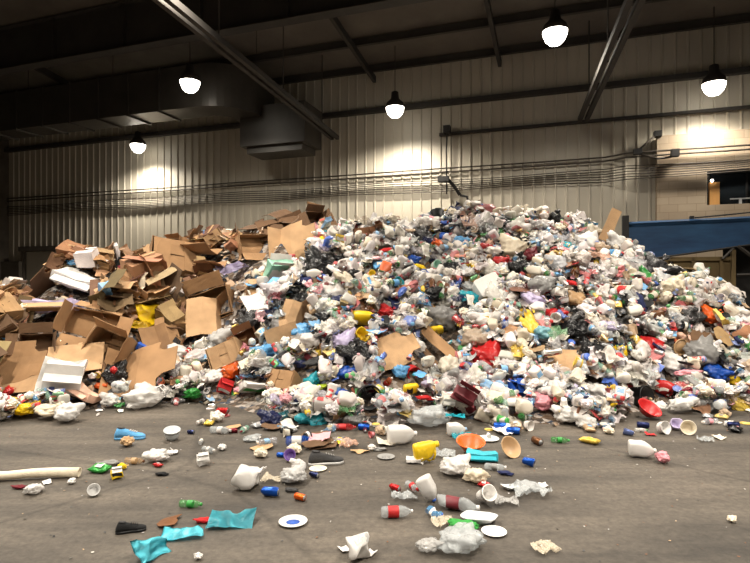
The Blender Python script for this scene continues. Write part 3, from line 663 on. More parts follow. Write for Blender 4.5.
T = (GY - b_) / (r_ - b_); Tc = np.clip(T, 0, 1)
HM = z_ * (.72 * Tc + .28 * (3 * Tc ** 2 - 2 * Tc ** 3)) - np.clip(GY - r_, 0, 9) * .55
lump = sum(a * np.sin(GX * f1 + p1) * np.sin(GY * f2 + p2) for a, f1, p1, f2, p2 in ((.07, 2.1, 1, 2.6, 2), (.05, 4.7, 3, 3.9, 1), (.04, 8.3, 0, 7.1, 4)))
HM = HM + lump * np.clip(T * 4, 0, 1) - .2 * np.clip(T * 8, 0, 1)
HM = np.where(T < 0, 0, np.maximum(HM, 0)); MOUND = HM.copy()
st_ = 3
bm = B(); idx = {}
sub = HM[::st_, ::st_]
for i in range(sub.shape[0]):
    for j in range(sub.shape[1]):
        if sub[max(0, i - 1):i + 2, max(0, j - 1):j + 2].max() > 0: idx[i, j] = bm.verts.new((gx[i * st_], gy[j * st_], sub[i, j] - .01))
for (i, j) in idx:
    q = [(i, j), (i + 1, j), (i + 1, j + 1), (i, j + 1)]
    if all(k in idx for k in q): bm.faces.new([idx[k] for k in q])
o = mk('refuse_heap', bm, 'heap'); o['kind'] = 'stuff'; o['label'] = 'packed mass of sorted refuse under the visible bags, bottles and cardboard'; o['category'] = 'refuse'

def cell(x, y): return int((x - X0) / RES), int((y - Y0) / RES)
def hit(px, py, add=0.0):
    """where the view through (px,py) meets the current heap surface raised by add"""
    best = None
    for y in np.arange(5.0, 14.0, .02):
        x = (px - CX) / F * y; z = CAMZ + (CY - py) / F * y
        i, j = cell(x, y)
        if z <= MOUND[i, j] + add: return Vector((x, y, z))
        if MOUND[i, j] > .5 and (best is None or z - MOUND[i, j] < best[0]): best = (z - MOUND[i, j], x, y, MOUND[i, j] + min(z - MOUND[i, j], .13))
    return Vector(best[1:]) if best and best[0] < .6 else None
def normal(x, y):
    i, j = cell(x, y); k = 6
    try: n = Vector((-(MOUND[i + k, j] - MOUND[i - k, j]), -(MOUND[i, j + k] - MOUND[i, j - k]), 2 * k * RES)); return n.normalized()
    except IndexError: return Vector((0, 0, 1))
CAP = .3
def deposit(p, x, y, rot, sc, sink=.15, forced=None, grow=.8):
    """lets a thing settle on what is already there; HM is the top of the heap so far, MOUND its core"""
    q = np.array(rot.to_matrix()); v = (p.pts * sc) @ q.T
    lo, hi = v.min(0), v.max(0); rx, ry = max(.04, (hi[0] - lo[0]) / 2), max(.04, (hi[1] - lo[1]) / 2)
    i0, j0 = cell(x - rx, y - ry); i1, j1 = cell(x + rx, y + ry); i0, j0 = max(i0, 0), max(j0, 0)
    win = HM[i0:i1 + 1, j0:j1 + 1]; core = MOUND[i0:i1 + 1, j0:j1 + 1]
    if win.size == 0: return None
    ex = ((gx[i0:i1 + 1] - x) / rx)[:, None] ** 2 + ((gy[j0:j1 + 1] - y) / ry)[None, :] ** 2; ms = ex < 1
    if ms.sum() == 0: ms = ex <= ex.min()
    n = normal(x, y); nv = v @ np.array(n); h = nv.max() - nv.min()
    ci, cj = cell(x, y)
    rest = min(float(np.percentile((win - core)[ms], 60)), CAP - .08) - sink * h
    z = MOUND[ci, cj] + (rest - nv.min()) / n.z if forced is None else forced
    if forced is not None: rest = (forced - MOUND[ci, cj]) * n.z + nv.min()
    th = np.minimum(rest + h * grow * np.sqrt(np.clip(1 - ex, 0, 1)), CAP)
    HM[i0:i1 + 1, j0:j1 + 1] = np.where(ms, np.maximum(win, core + th), win)
    return z
def proj(v): return CX + F * v[0] / v[1], CY - F * (v[2] - CAMZ) / v[1]

ITEMS = []   # (object, kind, colour name, phrase, landmark?)
KP = dict(plastic_wrapper='little {} plastic wrapper', plastic_bag='crumpled {} plastic bag', garbage_bag='knotted {} bin bag', plastic_film='crumpled {} plastic film', rag='rumpled {} cloth', paper_ball='balled-up {} paper', paper_sheet='loose {} paper sheet',
    water_bottle='small {} drink bottle', drink_bottle='large {} drink bottle', milk_jug='{} plastic gallon jug', detergent_bottle='{} handled detergent bottle', drink_can='{} drink can', plastic_tub='{} round plastic tub', drinking_cup='tall {} drinking cup',
    jar_cover='round {} plastic lid', food_tray='shallow {} food tray', carton='small {} printed carton', snack_bag='puffy {} snack bag', cardboard_box='{} cardboard box', cardboard_sheet='folded {} cardboard sheet', cardboard_piece='torn {} cardboard piece')
GRP = dict(plastic_wrapper='wrappers on the heap', plastic_bag='plastic bags on the heap', garbage_bag='bin bags on the heap', plastic_film='plastic film on the heap', rag='cloths on the heap', paper_ball='paper balls on the heap', paper_sheet='paper sheets on the heap', water_bottle='small bottles on the heap', drink_bottle='large bottles on the heap',
    milk_jug='gallon jugs on the heap', detergent_bottle='detergent bottles on the heap', drink_can='cans on the heap', plastic_tub='tubs on the heap', drinking_cup='cups on the heap', jar_cover='lids on the heap', food_tray='food trays on the heap', carton='printed cartons on the heap', snack_bag='snack bags on the heap',
    cardboard_box='cardboard boxes on the heap', cardboard_sheet='cardboard sheets on the heap', cardboard_piece='torn cardboard on the heap')
CAT = dict(plastic_wrapper='wrapper', plastic_bag='bag', garbage_bag='bag', plastic_film='plastic film', rag='cloth', paper_ball='paper', paper_sheet='paper', water_bottle='bottle', drink_bottle='bottle', milk_jug='jug', detergent_bottle='bottle', drink_can='can', plastic_tub='tub', drinking_cup='cup', jar_cover='lid', food_tray='tray', carton='carton', snack_bag='snack bag',
    cardboard_box='box', cardboard_sheet='cardboard', cardboard_piece='cardboard', bucket='bucket', foam_cooler='cooler', shoe='shoe', paper_plate='plate', paper_tube='tube', stick='stick', bowl='bowl', torn_bag='bag')

HEROES, HP = [], []
def hero(kind, px, py, w, col, short, rest, var=0, yaw=0, tilt=0, roll=0, parts=None, add=.2, flat=None):
    """a thing picked out by eye: w is its length in photo pixels"""
    p = PROTO[kind][var % len(PROTO[kind])]
    h = hit(px, py, add)
    if h is None: return
    ci, cj = cell(h.x, h.y)
    if T[ci, cj] > .86: h.z = MOUND[ci, cj] + min(h.z - MOUND[ci, cj], .1)
    sc = (w * h.y / F) / max(.02, max(p.dim[0], p.dim[1] if kind not in ('milk_jug', 'detergent_bottle', 'water_bottle', 'drink_bottle') else p.dim[2]))
    n = normal(h.x, h.y)
    al = Vector((0, 0, 1)).rotation_difference(Vector((n.x * .8, n.y * .8, n.z)).normalized())
    rot = al @ Quaternion((0, 0, 1), R(yaw)) @ Euler((R(roll), R(tilt), 0)).to_quaternion()
    if MOUND[ci, cj] < .3:   # near the floor it simply rests
        h = hit(px, py, max(.1, -float((p.pts @ np.array(rot.to_matrix()).T)[:, 2].min()) * sc * .92)) or h
    z = deposit(p, h.x, h.y, rot, sc, .12, forced=h.z, grow=.9)
    cc = COL[col] if isinstance(col, str) else col
    o = spawn(p, (h.x, h.y, h.z), rot, sc, cc, {k: COL[v] for k, v in (parts or {}).items()})
    tag(o, (short + ' ' + rest).strip(), CAT[kind])
    HEROES.append((o, short, h, p.len * sc * .5)); HP.append((px, py, h.y, max(9, w * .5 + 3) if w < 22 else w * .5)); return o
H = hero
# the cardboard side
H('cardboard_box', 174, 262, 50, 'kraft', 'large closed cardboard box', 'tilted on the cardboard slope', 3, 28, 12, 30)
H('cardboard_box', 134, 258, 26, 'black', 'open black box', 'gaping among the cardboard just left of the large closed box', 2, -15, 0, 62, add=.3)
H('carton', 82, 281, 48, 'white', 'long flat white box', 'lying on cardboard beneath the open black box', 2, -8, 4, 75, parts={'printed_panel': 'white', 'flap': 'white'})
H('carton', 53, 306, 52, 'lilac', 'wide pale printed carton', 'on the left cardboard slope with pink and white panel', 2, 6, 8, 55, parts={'printed_panel': 'pink', 'flap': 'light_kraft'})
H('cardboard_box', 93, 326, 66, 'kraft', 'long shallow open box', 'low on the cardboard slope above the folded brown flaps', 4, 5, 0, 32)
H('cardboard_box', 36, 345, 44, 'dark_kraft', 'small open brown box', 'facing the hall at the left end of the slope', 1, 25, 0, 40)
H('cardboard_box', 110, 347, 50, 'kraft', 'broad sagging brown box', 'resting on flattened card above the red-tied bin bag', 0, -12, 10, 45)
H('cardboard_sheet', 160, 340, 40, 'kraft', 'upright brown panel', 'leaning beside the dark blue box', 1, 70, 20, 50)
H('cardboard_box', 212, 305, 62, 'kraft', 'wide brown box with a white label', 'just above the flat pale cardboard lid', 1, 0, 8, 50)
H('cardboard_sheet', 213, 320, 56, 'light_kraft', 'flat pale cardboard lid', 'just below the wide box with a white label', 4, 8, 4, 10)
H('torn_bag', 150, 316, 32, 'yellow', 'bright yellow plastic sack', 'slumped down the cardboard slope', 2, 60, 10, 30)
H('torn_bag', 140, 326, 20, 'yellow', 'folded yellow corner of plastic', 'at the foot of the bright yellow sack', 0, 20, 0, 30, add=.32)
H('carton', 150, 351, 28, 'blue', 'dark blue carton', 'with a white stripe wedged under the yellow sack', 2, 10, 15, 60, parts={'printed_panel': 'white', 'flap': 'navy'})
H('garbage_bag', 113, 377, 28, 'black', 'black bin bag with a red tie', 'in front of the cardboard at the left', 0, 0, 0, 20, parts={'knot': 'red'})
H('carton', 64, 379, 42, 'white', 'white carton with a dark opening', 'at the foot of the left slope', 3, 20, 10, 40, parts={'printed_panel': 'dark_grey', 'flap': 'white'})  # dark grey panel colour stands in for a shaded opening
H('carton', 82, 392, 36, 'peach', 'flat pinkish pizza box', 'lying in the bags at the left foot', 2, -18, 12, 70, parts={'printed_panel': 'maroon', 'flap': 'peach'})
H('cardboard_sheet', 75, 358, 52, 'light_kraft', 'pale folded flap of card', 'between the broad sagging box and the white carton', 0, 20, 0, 20)
H('cardboard_sheet', 140, 368, 56, 'kraft', 'brown ramp of flattened card', 'behind the red-tied bin bag', 3, 30, 10, 20)
H('cardboard_sheet', 15, 365, 60, 'kraft', 'broad brown sheet', 'hanging off the left end of the slope', 5, 10, 0, 25)
H('cardboard_sheet', 25, 378, 48, 'light_kraft', 'creased tan sheet', 'below the broad brown sheet at the left edge', 0, -10, 0, 25)
H('paper_sheet', 257, 304, 30, 'white', 'large white sheet of card', 'lying on the boundary of cardboard and bags', 1, 20, 5, 25)
H('carton', 276, 276, 28, 'mint', 'tall pale green carton', 'standing tilted left of the torn black bin bag', 0, 30, 25, 20, parts={'printed_panel': 'white', 'flap': 'white'})
H('torn_bag', 232, 272, 34, 'lilac', 'long lilac strip of film', 'trailing down the cardboard beside the pale green carton', 0, 50, 20, 20)
H('rag', 124, 268, 16, 'maroon', 'dark red rag', 'hanging under the open black box', 0, 90, 10, 30, add=.32)
H('plastic_bag', 177, 351, 24, 'white', 'white bag with red print', 'at the boundary below the dark blue carton', 0, 0, 0, 0, parts={'handle': 'red'})
H('cardboard_sheet', 205, 250, 40, 'kraft', 'tall brown upright sheet', 'right of the large closed box', 1, 80, 60, 20, add=.3)
H('cardboard_box', 255, 246, 50, 'kraft', 'large pale collapsed box', 'under the dark crest of card', 4, 30, 25, 40)
H('cardboard_sheet', 292, 240, 40, 'light_kraft', 'long pale folded sheet', 'on the upper slope below the crest of card', 3, 25, 20, 30)
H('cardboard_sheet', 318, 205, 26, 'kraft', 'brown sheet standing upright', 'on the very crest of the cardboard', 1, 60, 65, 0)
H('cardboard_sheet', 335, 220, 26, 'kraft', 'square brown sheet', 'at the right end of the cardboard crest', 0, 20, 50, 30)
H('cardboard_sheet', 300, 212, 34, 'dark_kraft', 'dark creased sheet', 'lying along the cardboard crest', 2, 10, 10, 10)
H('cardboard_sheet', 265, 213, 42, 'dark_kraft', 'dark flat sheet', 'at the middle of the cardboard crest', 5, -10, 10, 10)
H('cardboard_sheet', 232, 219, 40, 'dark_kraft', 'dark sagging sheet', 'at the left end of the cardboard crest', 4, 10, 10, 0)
H('plastic_bag', 149, 234, 14, 'white', 'small white bag', 'perched on the skyline of the cardboard', 2, add=.3)
H('cardboard_box', 138, 238, 26, 'light_kraft', 'little open pale box', 'on the skyline beside the small white bag', 2, 30, 0, 30, add=.3)
H('cardboard_box', 178, 236, 24, 'kraft', 'small kraft box on end', 'on the cardboard skyline above the large closed box', 0, -20, 0, 60)
H('paper_sheet', 22, 272, 18, 'white', 'small white sheet', 'sticking up at the far left of the cardboard', 2, 20, 40, 20, add=.3)
H('cardboard_sheet', 40, 283, 40, 'dark_kraft', 'long dark sheet', 'sloping down the far left of the cardboard', 3, -30, 20, 10)
H('cardboard_box', 228, 355, 34, 'light_kraft', 'small box with a purple band', 'at the foot of the boundary above the orange bag', 3, 6, 0, 55, parts={'tape': 'purple', 'shipping_label': 'purple'})
H('cardboard_sheet', 283, 338, 34, 'light_kraft', 'square tan sheet', 'with faint green print below the long blue film', 0, 8, 0, 50)
H('cardboard_sheet', 296, 315, 32, 'light_kraft', 'peaked tan sheet', 'above the square tan sheet', 4, -20, 10, 25)
H('cardboard_box', 285, 383, 30, 'kraft', 'small brown box with white label', 'among bags near the floor', 3, -25, 0, 35)
H('cardboard_box', 365, 233, 26, 'brown', 'dark brown box on end', 'tipped on the upper slope right of the cardboard crest', 3, 35, 15, 45)
H('cardboard_piece', 300, 255, 18, 'tan', 'round tan bit of card', 'stuck upright below the long pale folded sheet', 1, 0, 0, 60)
# the bag side
H('garbage_bag', 320, 268, 34, 'black', 'torn black bin bag', 'sagging where cardboard meets bags', 1, 0, 10, 20)
H('garbage_bag', 341, 260, 13, 'black', 'little black bag', 'just right of the torn black bin bag', 2)
H('garbage_bag', 357, 353, 33, 'black', 'round black bin bag', 'under the yellow tub in the lower slope', 2, 0, 0, 15)
H('detergent_bottle', 363, 318, 24, 'yellow', 'bright yellow jug', 'lying in pale bags on the middle slope', 0, 20, 80, 30, parts={'cap': 'yellow', 'label': 'yellow'})
H('plastic_tub', 361, 336, 16, 'yellow', 'small yellow tub', 'between the bright yellow jug and the round black bin bag', 2, 0, 50, 40, parts={'label': 'yellow'})
H('plastic_bag', 344, 343, 28, 'lilac', 'lilac sheen bag', 'left of the round black bin bag', 1)
H('cardboard_sheet', 396, 349, 46, 'light_kraft', 'broad tan ramp', 'of card right of the round black bin bag', 5, 25, 5, 14)
H('cardboard_sheet', 440, 344, 62, 'kraft', 'long brown plank of card', 'slanting down the lower slope', 6, -52, 0, 15, add=.26)
H('cardboard_sheet', 430, 357, 34, 'dark_kraft', 'narrow brown offcut', 'under the long plank of card', 6, -50, 0, 15)
H('plastic_bag', 420, 346, 15, 'white', 'white ball of plastic', 'between the tan ramp and the plank of card', 3)
H('plastic_bag', 487, 357, 34, 'red', 'big red bag', 'bulging on the lower slope below the foam cooler', 1, 0, 0, 0)
H('foam_cooler', 487, 288, 27, 'white', 'white foam cooler', 'in the middle of the bag slope', 0, 25, 0, 28)
H('plastic_bag', 470, 298, 20, 'teal', 'teal bag', 'left of the white foam cooler', 3)
H('plastic_bag', 445, 237, 15, 'blue', 'bright blue bag', 'high on the slope', 4)
H('plastic_bag', 437, 243, 14, 'orange', 'orange bag', 'beside the bright blue bag', 5, add=.32)
H('plastic_bag', 459, 241, 18, 'light_blue', 'sky blue bag', 'right of the bright blue bag', 6)
H('plastic_bag', 413, 261, 13, 'blue', 'cobalt bag', 'above the yellow rag on the upper slope', 7)
H('rag', 421, 267, 14, 'yellow', 'yellow rag', 'below the cobalt bag', 1, add=.32)
H('plastic_tub', 436, 266, 12, 'mint', 'mint tub', 'right of the yellow rag', 0, 0, 40, 30, add=.32)
H('plastic_tub', 397, 283, 12, 'teal', 'small teal tub', 'on the slope under the cobalt bag', 2, 0, 40, 30, add=.32)
H('plastic_tub', 371, 275, 10, 'yellow', 'yellow cup', 'on the slope above the bright yellow jug', 3, 0, 50, 30, add=.32)
H('plastic_bag', 386, 312, 20, 'red', 'crimson bag', 'above the broad tan ramp', 2)
H('plastic_bag', 442, 318, 36, 'grey', 'big grey bag', 'billowing on the middle slope above the plank of card', 3)
H('detergent_bottle', 437, 330, 16, 'yellow', 'amber jug', 'half hidden under the big grey bag', 1, 30, 70, 30, parts={'cap': 'black', 'label': 'gold'})
H('garbage_bag', 455, 207, 20, 'navy', 'navy bag', 'on the skyline at the crest', 0)
H('plastic_bag', 460, 199, 15, 'white', 'white bag topping the heap', 'on the crest above the navy bag', 5)
H('plastic_bag', 470, 213, 13, 'orange', 'orange crest bag', 'right of the navy bag', 6, add=.32)
H('garbage_bag', 557, 218, 22, 'black', 'dark crest bag', 'on the skyline right of the crest centre', 3)
H('garbage_bag', 514, 208, 14, 'dark_grey', 'grey crest bag', 'at the middle of the skyline', 1)
H('bucket', 437, 214, 15, 'black', 'black pail on the crest', 'left of the navy bag', 0, 0, 20, 40, parts={'handle': 'black'})
H('rag', 391, 224, 14, 'orange', 'orange rag', 'near the left shoulder of the bag slope', 2, add=.32)
H('rag', 410, 216, 20, 'brown', 'brown rag', 'on the skyline left of the black pail', 3)
H('rag', 388, 250, 14, 'red', 'scarlet rag', 'below the orange rag', 1, add=.32)
H('garbage_bag', 424, 238, 22, 'dark_grey', 'charcoal bag', 'left of the orange and bright blue bags', 2)
H('plastic_bag', 500, 261, 18, 'red', 'faded red bag', 'above the white foam cooler', 0, add=.32)
H('plastic_bag', 531, 255, 15, 'maroon', 'maroon bag', 'right of the faded red bag', 7)
H('garbage_bag', 521, 270, 28, 'black', 'flat black bin liner', 'spread above and right of the foam cooler', 3, 0, 0, 0)
H('plastic_bag', 512, 248, 32, 'cream', 'big cream bag', 'on the upper slope above the faded red bag', 2)
H('plastic_bag', 567, 246, 14, 'teal', 'teal wrapper bag', 'on the upper right slope', 4, add=.32)
H('plastic_bag', 586, 244, 30, 'white', 'broad white bag', 'right of the teal wrapper on the upper slope', 1)
H('cardboard_sheet', 606, 226, 58, 'light_kraft', 'upright card', 'poking up by the end of the blue conveyor', 6, 80, -70, 10)
H('plastic_bag', 618, 240, 26, 'white', 'large white bag', 'beneath the upright card by the conveyor', 3)
H('plastic_bag', 613, 253, 14, 'light_blue', 'pale blue bag', 'below the large white bag by the conveyor', 0, add=.32)
H('garbage_bag', 655, 264, 28, 'dark_grey', 'long dark grey sack', 'under the blue conveyor at the skyline', 1, 0, 0, 0)
H('plastic_bag', 645, 278, 22, 'green', 'green bag', 'below the long dark grey sack', 2)
H('plastic_tub', 622, 294, 20, 'cream', 'cream tub with red side', 'tipped over on the right slope', 2, 0, 70, 30, parts={'label': 'red'})
H('plastic_bag', 576, 300, 28, 'tan', 'flowered tan sack', 'on the right-hand slope', 4, parts={'handle': 'red'})
H('rag', 571, 283, 14, 'red', 'red cloth', 'above the flowered tan sack', 0, add=.32)
H('plastic_bag', 553, 315, 22, 'red', 'red-streaked bag', 'above the black sack on the lower right slope', 6)
H('garbage_bag', 575, 330, 30, 'black', 'black sack', 'in the lower right slope', 0)
H('garbage_bag', 620, 328, 24, 'dark_grey', 'slate grey sack', 'right of the black sack', 3)
H('garbage_bag', 591, 350, 20, 'black', 'glossy black liner', 'right of the tan card with printed carton', 1)
H('cardboard_sheet', 566, 360, 36, 'light_kraft', 'tan card', 'lying low on the slope behind the printed carton', 5, -20, 10, 18)
H('carton', 551, 353, 20, 'white', 'white carton with red panel', 'resting on the tan card', 2, 8, 5, 50, parts={'printed_panel': 'red', 'flap': 'white'}, add=.34)
H('plastic_bag', 620, 352, 16, 'yellow', 'lemon bag', 'on the right slope below the slate grey sack', 1, add=.32)
H('plastic_bag', 647, 345, 26, 'red', 'long red bag', 'right of the lemon bag', 5, 50)
H('rag', 668, 310, 16, 'pink', 'pink cloth', 'on the upper part of the right slope', 1, add=.32)
H('plastic_bag', 711, 316, 22, 'orange', 'orange bundle', 'at the right end of the slope', 2)
H('cardboard_sheet', 702, 340, 34, 'dark_kraft', 'brown board', 'lying over a grey bag at the right end', 0, -10, 5, 12)
H('plastic_bag', 702, 353, 34, 'grey', 'broad grey bag', 'under the brown board', 1)
H('jar_cover', 680, 347, 17, 'tan', 'round tan disc', 'left of the brown board', 0, 0, 30, 60)
H('plastic_bag', 716, 373, 30, 'blue', 'large blue bag', 'at the right foot of the heap', 0)
H('stick', 728, 378, 26, 'white', 'white stick', 'leaning beside the large blue bag', 0, 20, -40, 0, add=.32)
H('plastic_bag', 736, 381, 14, 'yellow', 'golden bag', 'right of the white stick', 3)
H('detergent_bottle', 665, 388, 20, 'red', 'red jug', 'on the lower right slope', 2, -20, 85, 20, parts={'cap': 'black', 'label': 'red'})
H('bowl', 648, 410, 26, 'red', 'red dish', 'near the floor under the red jug', 0, 0, 20, 30)
H('bucket', 638, 396, 22, 'black', 'squashed black pail', 'just left of the red jug', 0, 0, 60, 60, parts={'handle': 'black'})
H('plastic_bag', 673, 364, 30, 'white', 'pale bag with an orange mark', 'left of the large blue bag', 2)
H('plastic_bag', 680, 405, 28, 'white', 'flared white bag', 'at the floor right of the red dish', 6)
H('plastic_bag', 660, 407, 17, 'white', 'round white bag', 'between the red dish and the flared white bag', 1)
H('carton', 516, 390, 22, 'blue', 'blue carton', 'on the bags near the foot, below the big red bag', 3, 40, 20, 30, parts={'printed_panel': 'blue', 'flap': 'blue'})
H('plastic_bag', 543, 403, 28, 'pink', 'pale pink bag', 'right of the blue carton', 2)
H('plastic_bag', 596, 391, 30, 'white', 'plump white bag', 'near the floor on the right', 5)
H('plastic_bag', 566, 415, 28, 'white', 'white bag at the edge', 'of the floor right of centre', 3)
H('carton', 463, 399, 26, 'maroon', 'torn maroon carton', 'with white panels by the floor', 1, -20, 30, 50, parts={'printed_panel': 'white', 'flap': 'maroon'})
H('carton', 470, 406, 18, 'white', 'small white carton', 'below the torn maroon carton', 0, 10, 60, 40, parts={'printed_panel': 'maroon', 'flap': 'white'}, add=.26)
H('plastic_tub', 412, 371, 15, 'red', 'red cup', 'on the lower slope under the tan ramp', 0, 0, 60, 60, parts={'label': 'red'})
H('drink_bottle', 388, 382, 18, 'orange', 'orange bottle', 'lower left of the red cup', 0, 10, 20, 20, parts={'label': 'red', 'cap': 'white'})
H('plastic_bag', 400, 372, 16, 'light_blue', 'striped pale blue bag', 'beside the red cup', 7)
H('rag', 426, 398, 20, 'red', 'crumpled red cloth', 'near the foot at the centre', 2)
H('detergent_bottle', 411, 389, 18, 'yellow', 'mustard jug', 'above the crumpled red cloth', 0, 40, 80, 20, parts={'label': 'black', 'cap': 'black'})
H('plastic_bag', 428, 417, 46, 'clear', 'long sheer bag', 'lying along the foot at the centre', 8)
H('torn_bag', 455, 419, 22, 'teal', 'turquoise flap', 'at the right end of the long sheer bag', 1)
H('bucket', 367, 396, 26, 'black', 'black pail with a white inside', 'low on the slope under the round black bin bag', 0, 0, 40, 70, parts={'handle': 'black'})
H('plastic_bag', 345, 373, 24, 'blue', 'royal blue bag', 'below the round black bin bag', 6)
H('plastic_bag', 341, 393, 16, 'blue', 'small blue bag', 'left of the black pail with a white inside', 5)
H('rag', 320, 387, 18, 'lime', 'lime green rag', 'low in the slope left of the small blue bag', 3)
H('plastic_bag', 311, 382, 18, 'teal', 'sea green bag', 'left of the lime green rag', 1)
H('plastic_bag', 266, 352, 26, 'light_blue', 'long blue film bag', 'hanging left of the square tan sheet', 2, 80, 40, 0)
H('plastic_bag', 302, 330, 22, 'light_blue', 'dusty blue bag', 'right of the peaked tan sheet', 4)
H('plastic_bag', 231, 371, 24, 'orange', 'bright orange bag', 'under the small box with a purple band', 1)
H('plastic_bag', 301, 364, 13, 'navy', 'indigo bag', 'right of the square tan sheet', 3, add=.32)
H('rag', 318, 361, 26, 'dark_grey', 'dark rag', 'left of the round black bin bag', 1, 20)
H('carton', 255, 388, 32, 'white', 'white leaflet box with coloured print', 'left of the small brown box with white label', 2, 30, 20, 60, parts={'printed_panel': 'green', 'flap': 'white'})
H('rag', 243, 390, 20, 'pink', 'magenta cloth', 'left of the white leaflet box', 0)
H('carton', 225, 387, 16, 'red', 'little red and white carton', 'left of the magenta cloth', 3, 20, 30, 40, parts={'printed_panel': 'white', 'flap': 'red'})
H('plastic_bag', 215, 376, 28, 'white', 'white bag with blue marks', 'left of the bright orange bag', 4)
H('plastic_bag', 193, 394, 24, 'green', 'green sheer bag', 'at the foot left of centre', 5)
H('plastic_bag', 143, 398, 46, 'white', 'long white carrier bag', 'with pale blue print at the left foot', 2)
H('plastic_bag', 110, 400, 22, 'white', 'knotted white bag', 'below the red-tied bin bag', 3)
H('plastic_bag', 100, 386, 14, 'orange', 'amber bag', 'beside the pizza box', 6)
H('plastic_bag', 25, 410, 24, 'yellow', 'yellow printed bag', 'at the left foot of the heap', 1)
H('plastic_bag', 48, 411, 32, 'cream', 'pale yellow bag', 'right of the yellow printed bag', 0)
H('plastic_bag', 8, 392, 14, 'red', 'red scrap bag', 'at the far left foot', 2)
H('plastic_bag', 67, 414, 26, 'white', 'round white carrier', 'at the floor left, right of the pale yellow bag', 7)
H('plastic_bag', 165, 392, 22, 'white', 'rounded white bag', 'at the foot right of the long white carrier bag', 1)
H('plastic_bag', 338, 300, 18, 'navy', 'dark blue bag', 'above left of the bright yellow jug', 0, add=.32)
H('garbage_bag', 300, 300, 18, 'black', 'small charred black bag', 'above the peaked tan sheet', 3)
H('garbage_bag', 250, 322, 26, 'dark_grey', 'shiny dark film bundle', 'right of the flat pale lid', 1)
H('plastic_bag', 220, 338, 30, 'pale_grey', 'grey white sack', 'above the small box with a purple band', 6)
H('cardboard_box', 246, 338, 30, 'brown', 'dark brown open box', 'right of the grey white sack', 1, 10, 10, 50)

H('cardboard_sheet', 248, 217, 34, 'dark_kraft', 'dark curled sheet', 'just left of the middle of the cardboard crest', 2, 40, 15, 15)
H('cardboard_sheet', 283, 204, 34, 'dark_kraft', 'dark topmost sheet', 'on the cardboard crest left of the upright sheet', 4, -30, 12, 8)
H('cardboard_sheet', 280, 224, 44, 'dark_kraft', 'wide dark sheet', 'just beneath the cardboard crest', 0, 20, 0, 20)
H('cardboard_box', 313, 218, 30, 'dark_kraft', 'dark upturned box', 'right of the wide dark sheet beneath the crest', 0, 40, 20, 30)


# ------------------------------------------------------------------ scatter the rest over the heap
def board_edge(py): return np.interp(py, [195, 215, 240, 265, 300, 330, 350, 364, 372, 380], [350, 335, 290, 272, 262, 225, 205, 150, 60, -50])
WH = ['white'] * 12 + ['cream'] * 3 + ['pale_grey'] * 4 + ['peach', 'lilac', 'tan', 'clear', 'clear']
BR = ['red', 'light_blue', 'green', 'yellow', 'orange', 'teal', 'light_blue', 'black', 'dark_grey', 'pink', 'navy', 'maroon', 'black', 'mint', 'tan', 'grey']
PAL = dict(plastic_wrapper=['white'] * 6 + ['clear'] * 6 + ['pale_grey'] * 3 + ['grey', 'black', 'black', 'maroon', 'navy', 'brown', 'red', 'blue', 'green', 'light_blue', 'pink', 'yellow', 'tan', 'silver'], plastic_bag=WH * 6 + BR + ['black'] * 6 + ['grey'] * 6, plastic_film=['clear'] * 8 + ['white'] * 10 + ['pale_grey'] * 4 + ['light_blue', 'cream', 'cream', 'black', 'peach'], rag=['red', 'light_blue', 'green', 'pink'] + ['grey', 'tan', 'navy', 'black', 'dark_grey', 'maroon', 'white', 'cream'], paper_ball=['white'] * 6 + ['cream'] * 3 + ['pale_grey'] * 2 + ['tan', 'pink'],
    paper_sheet=['white'] * 6 + ['cream'] * 2 + ['tan', 'yellow', 'light_blue', 'pink', 'red'], water_bottle=['clear'] * 10 + ['light_blue'] * 3 + ['mint'] * 2 + ['green'], drink_bottle=['clear'] * 6 + ['green'] * 3 + ['brown', 'light_blue', 'mint'], milk_jug=['white'] * 8 + ['cream'] * 3 + ['pale_grey'], detergent_bottle=['white', 'blue', 'orange', 'red', 'cream', 'pale_grey', 'white', 'white', 'white', 'cream', 'teal', 'pale_grey'],
    drink_can=['silver', 'red', 'blue', 'green', 'silver', 'gold', 'silver', 'silver', 'black', 'silver', 'white', 'maroon'], plastic_tub=['white'] * 6 + ['cream', 'yellow', 'red', 'blue', 'clear', 'clear', 'pale_grey', 'black', 'black', 'dark_grey'], drinking_cup=['white'] * 5 + ['red', 'red', 'clear', 'tan', 'blue', 'green'], jar_cover=['white'] * 6 + ['blue', 'red', 'yellow', 'clear', 'pale_grey', 'black', 'grey'],
    food_tray=['white'] * 6 + ['black', 'black', 'clear', 'clear', 'pale_grey', 'tan'], carton=['white', 'white', 'white', 'white', 'red', 'blue', 'yellow', 'cream', 'cream', 'tan', 'kraft', 'kraft', 'light_blue', 'navy', 'brown'], snack_bag=['red', 'yellow', 'navy', 'maroon', 'tan', 'silver', 'silver', 'silver', 'white', 'white', 'pink', 'black', 'black', 'brown'], garbage_bag=['black'] * 5 + ['dark_grey', 'white', 'white'],
    cardboard_box=['kraft'] * 5 + ['light_kraft'] * 3 + ['dark_kraft'] * 2 + ['white'], cardboard_sheet=['kraft'] * 6 + ['light_kraft'] * 4 + ['dark_kraft'] * 4 + ['cream'], cardboard_piece=['kraft'] * 4 + ['light_kraft'] * 3 + ['dark_kraft'] * 4)
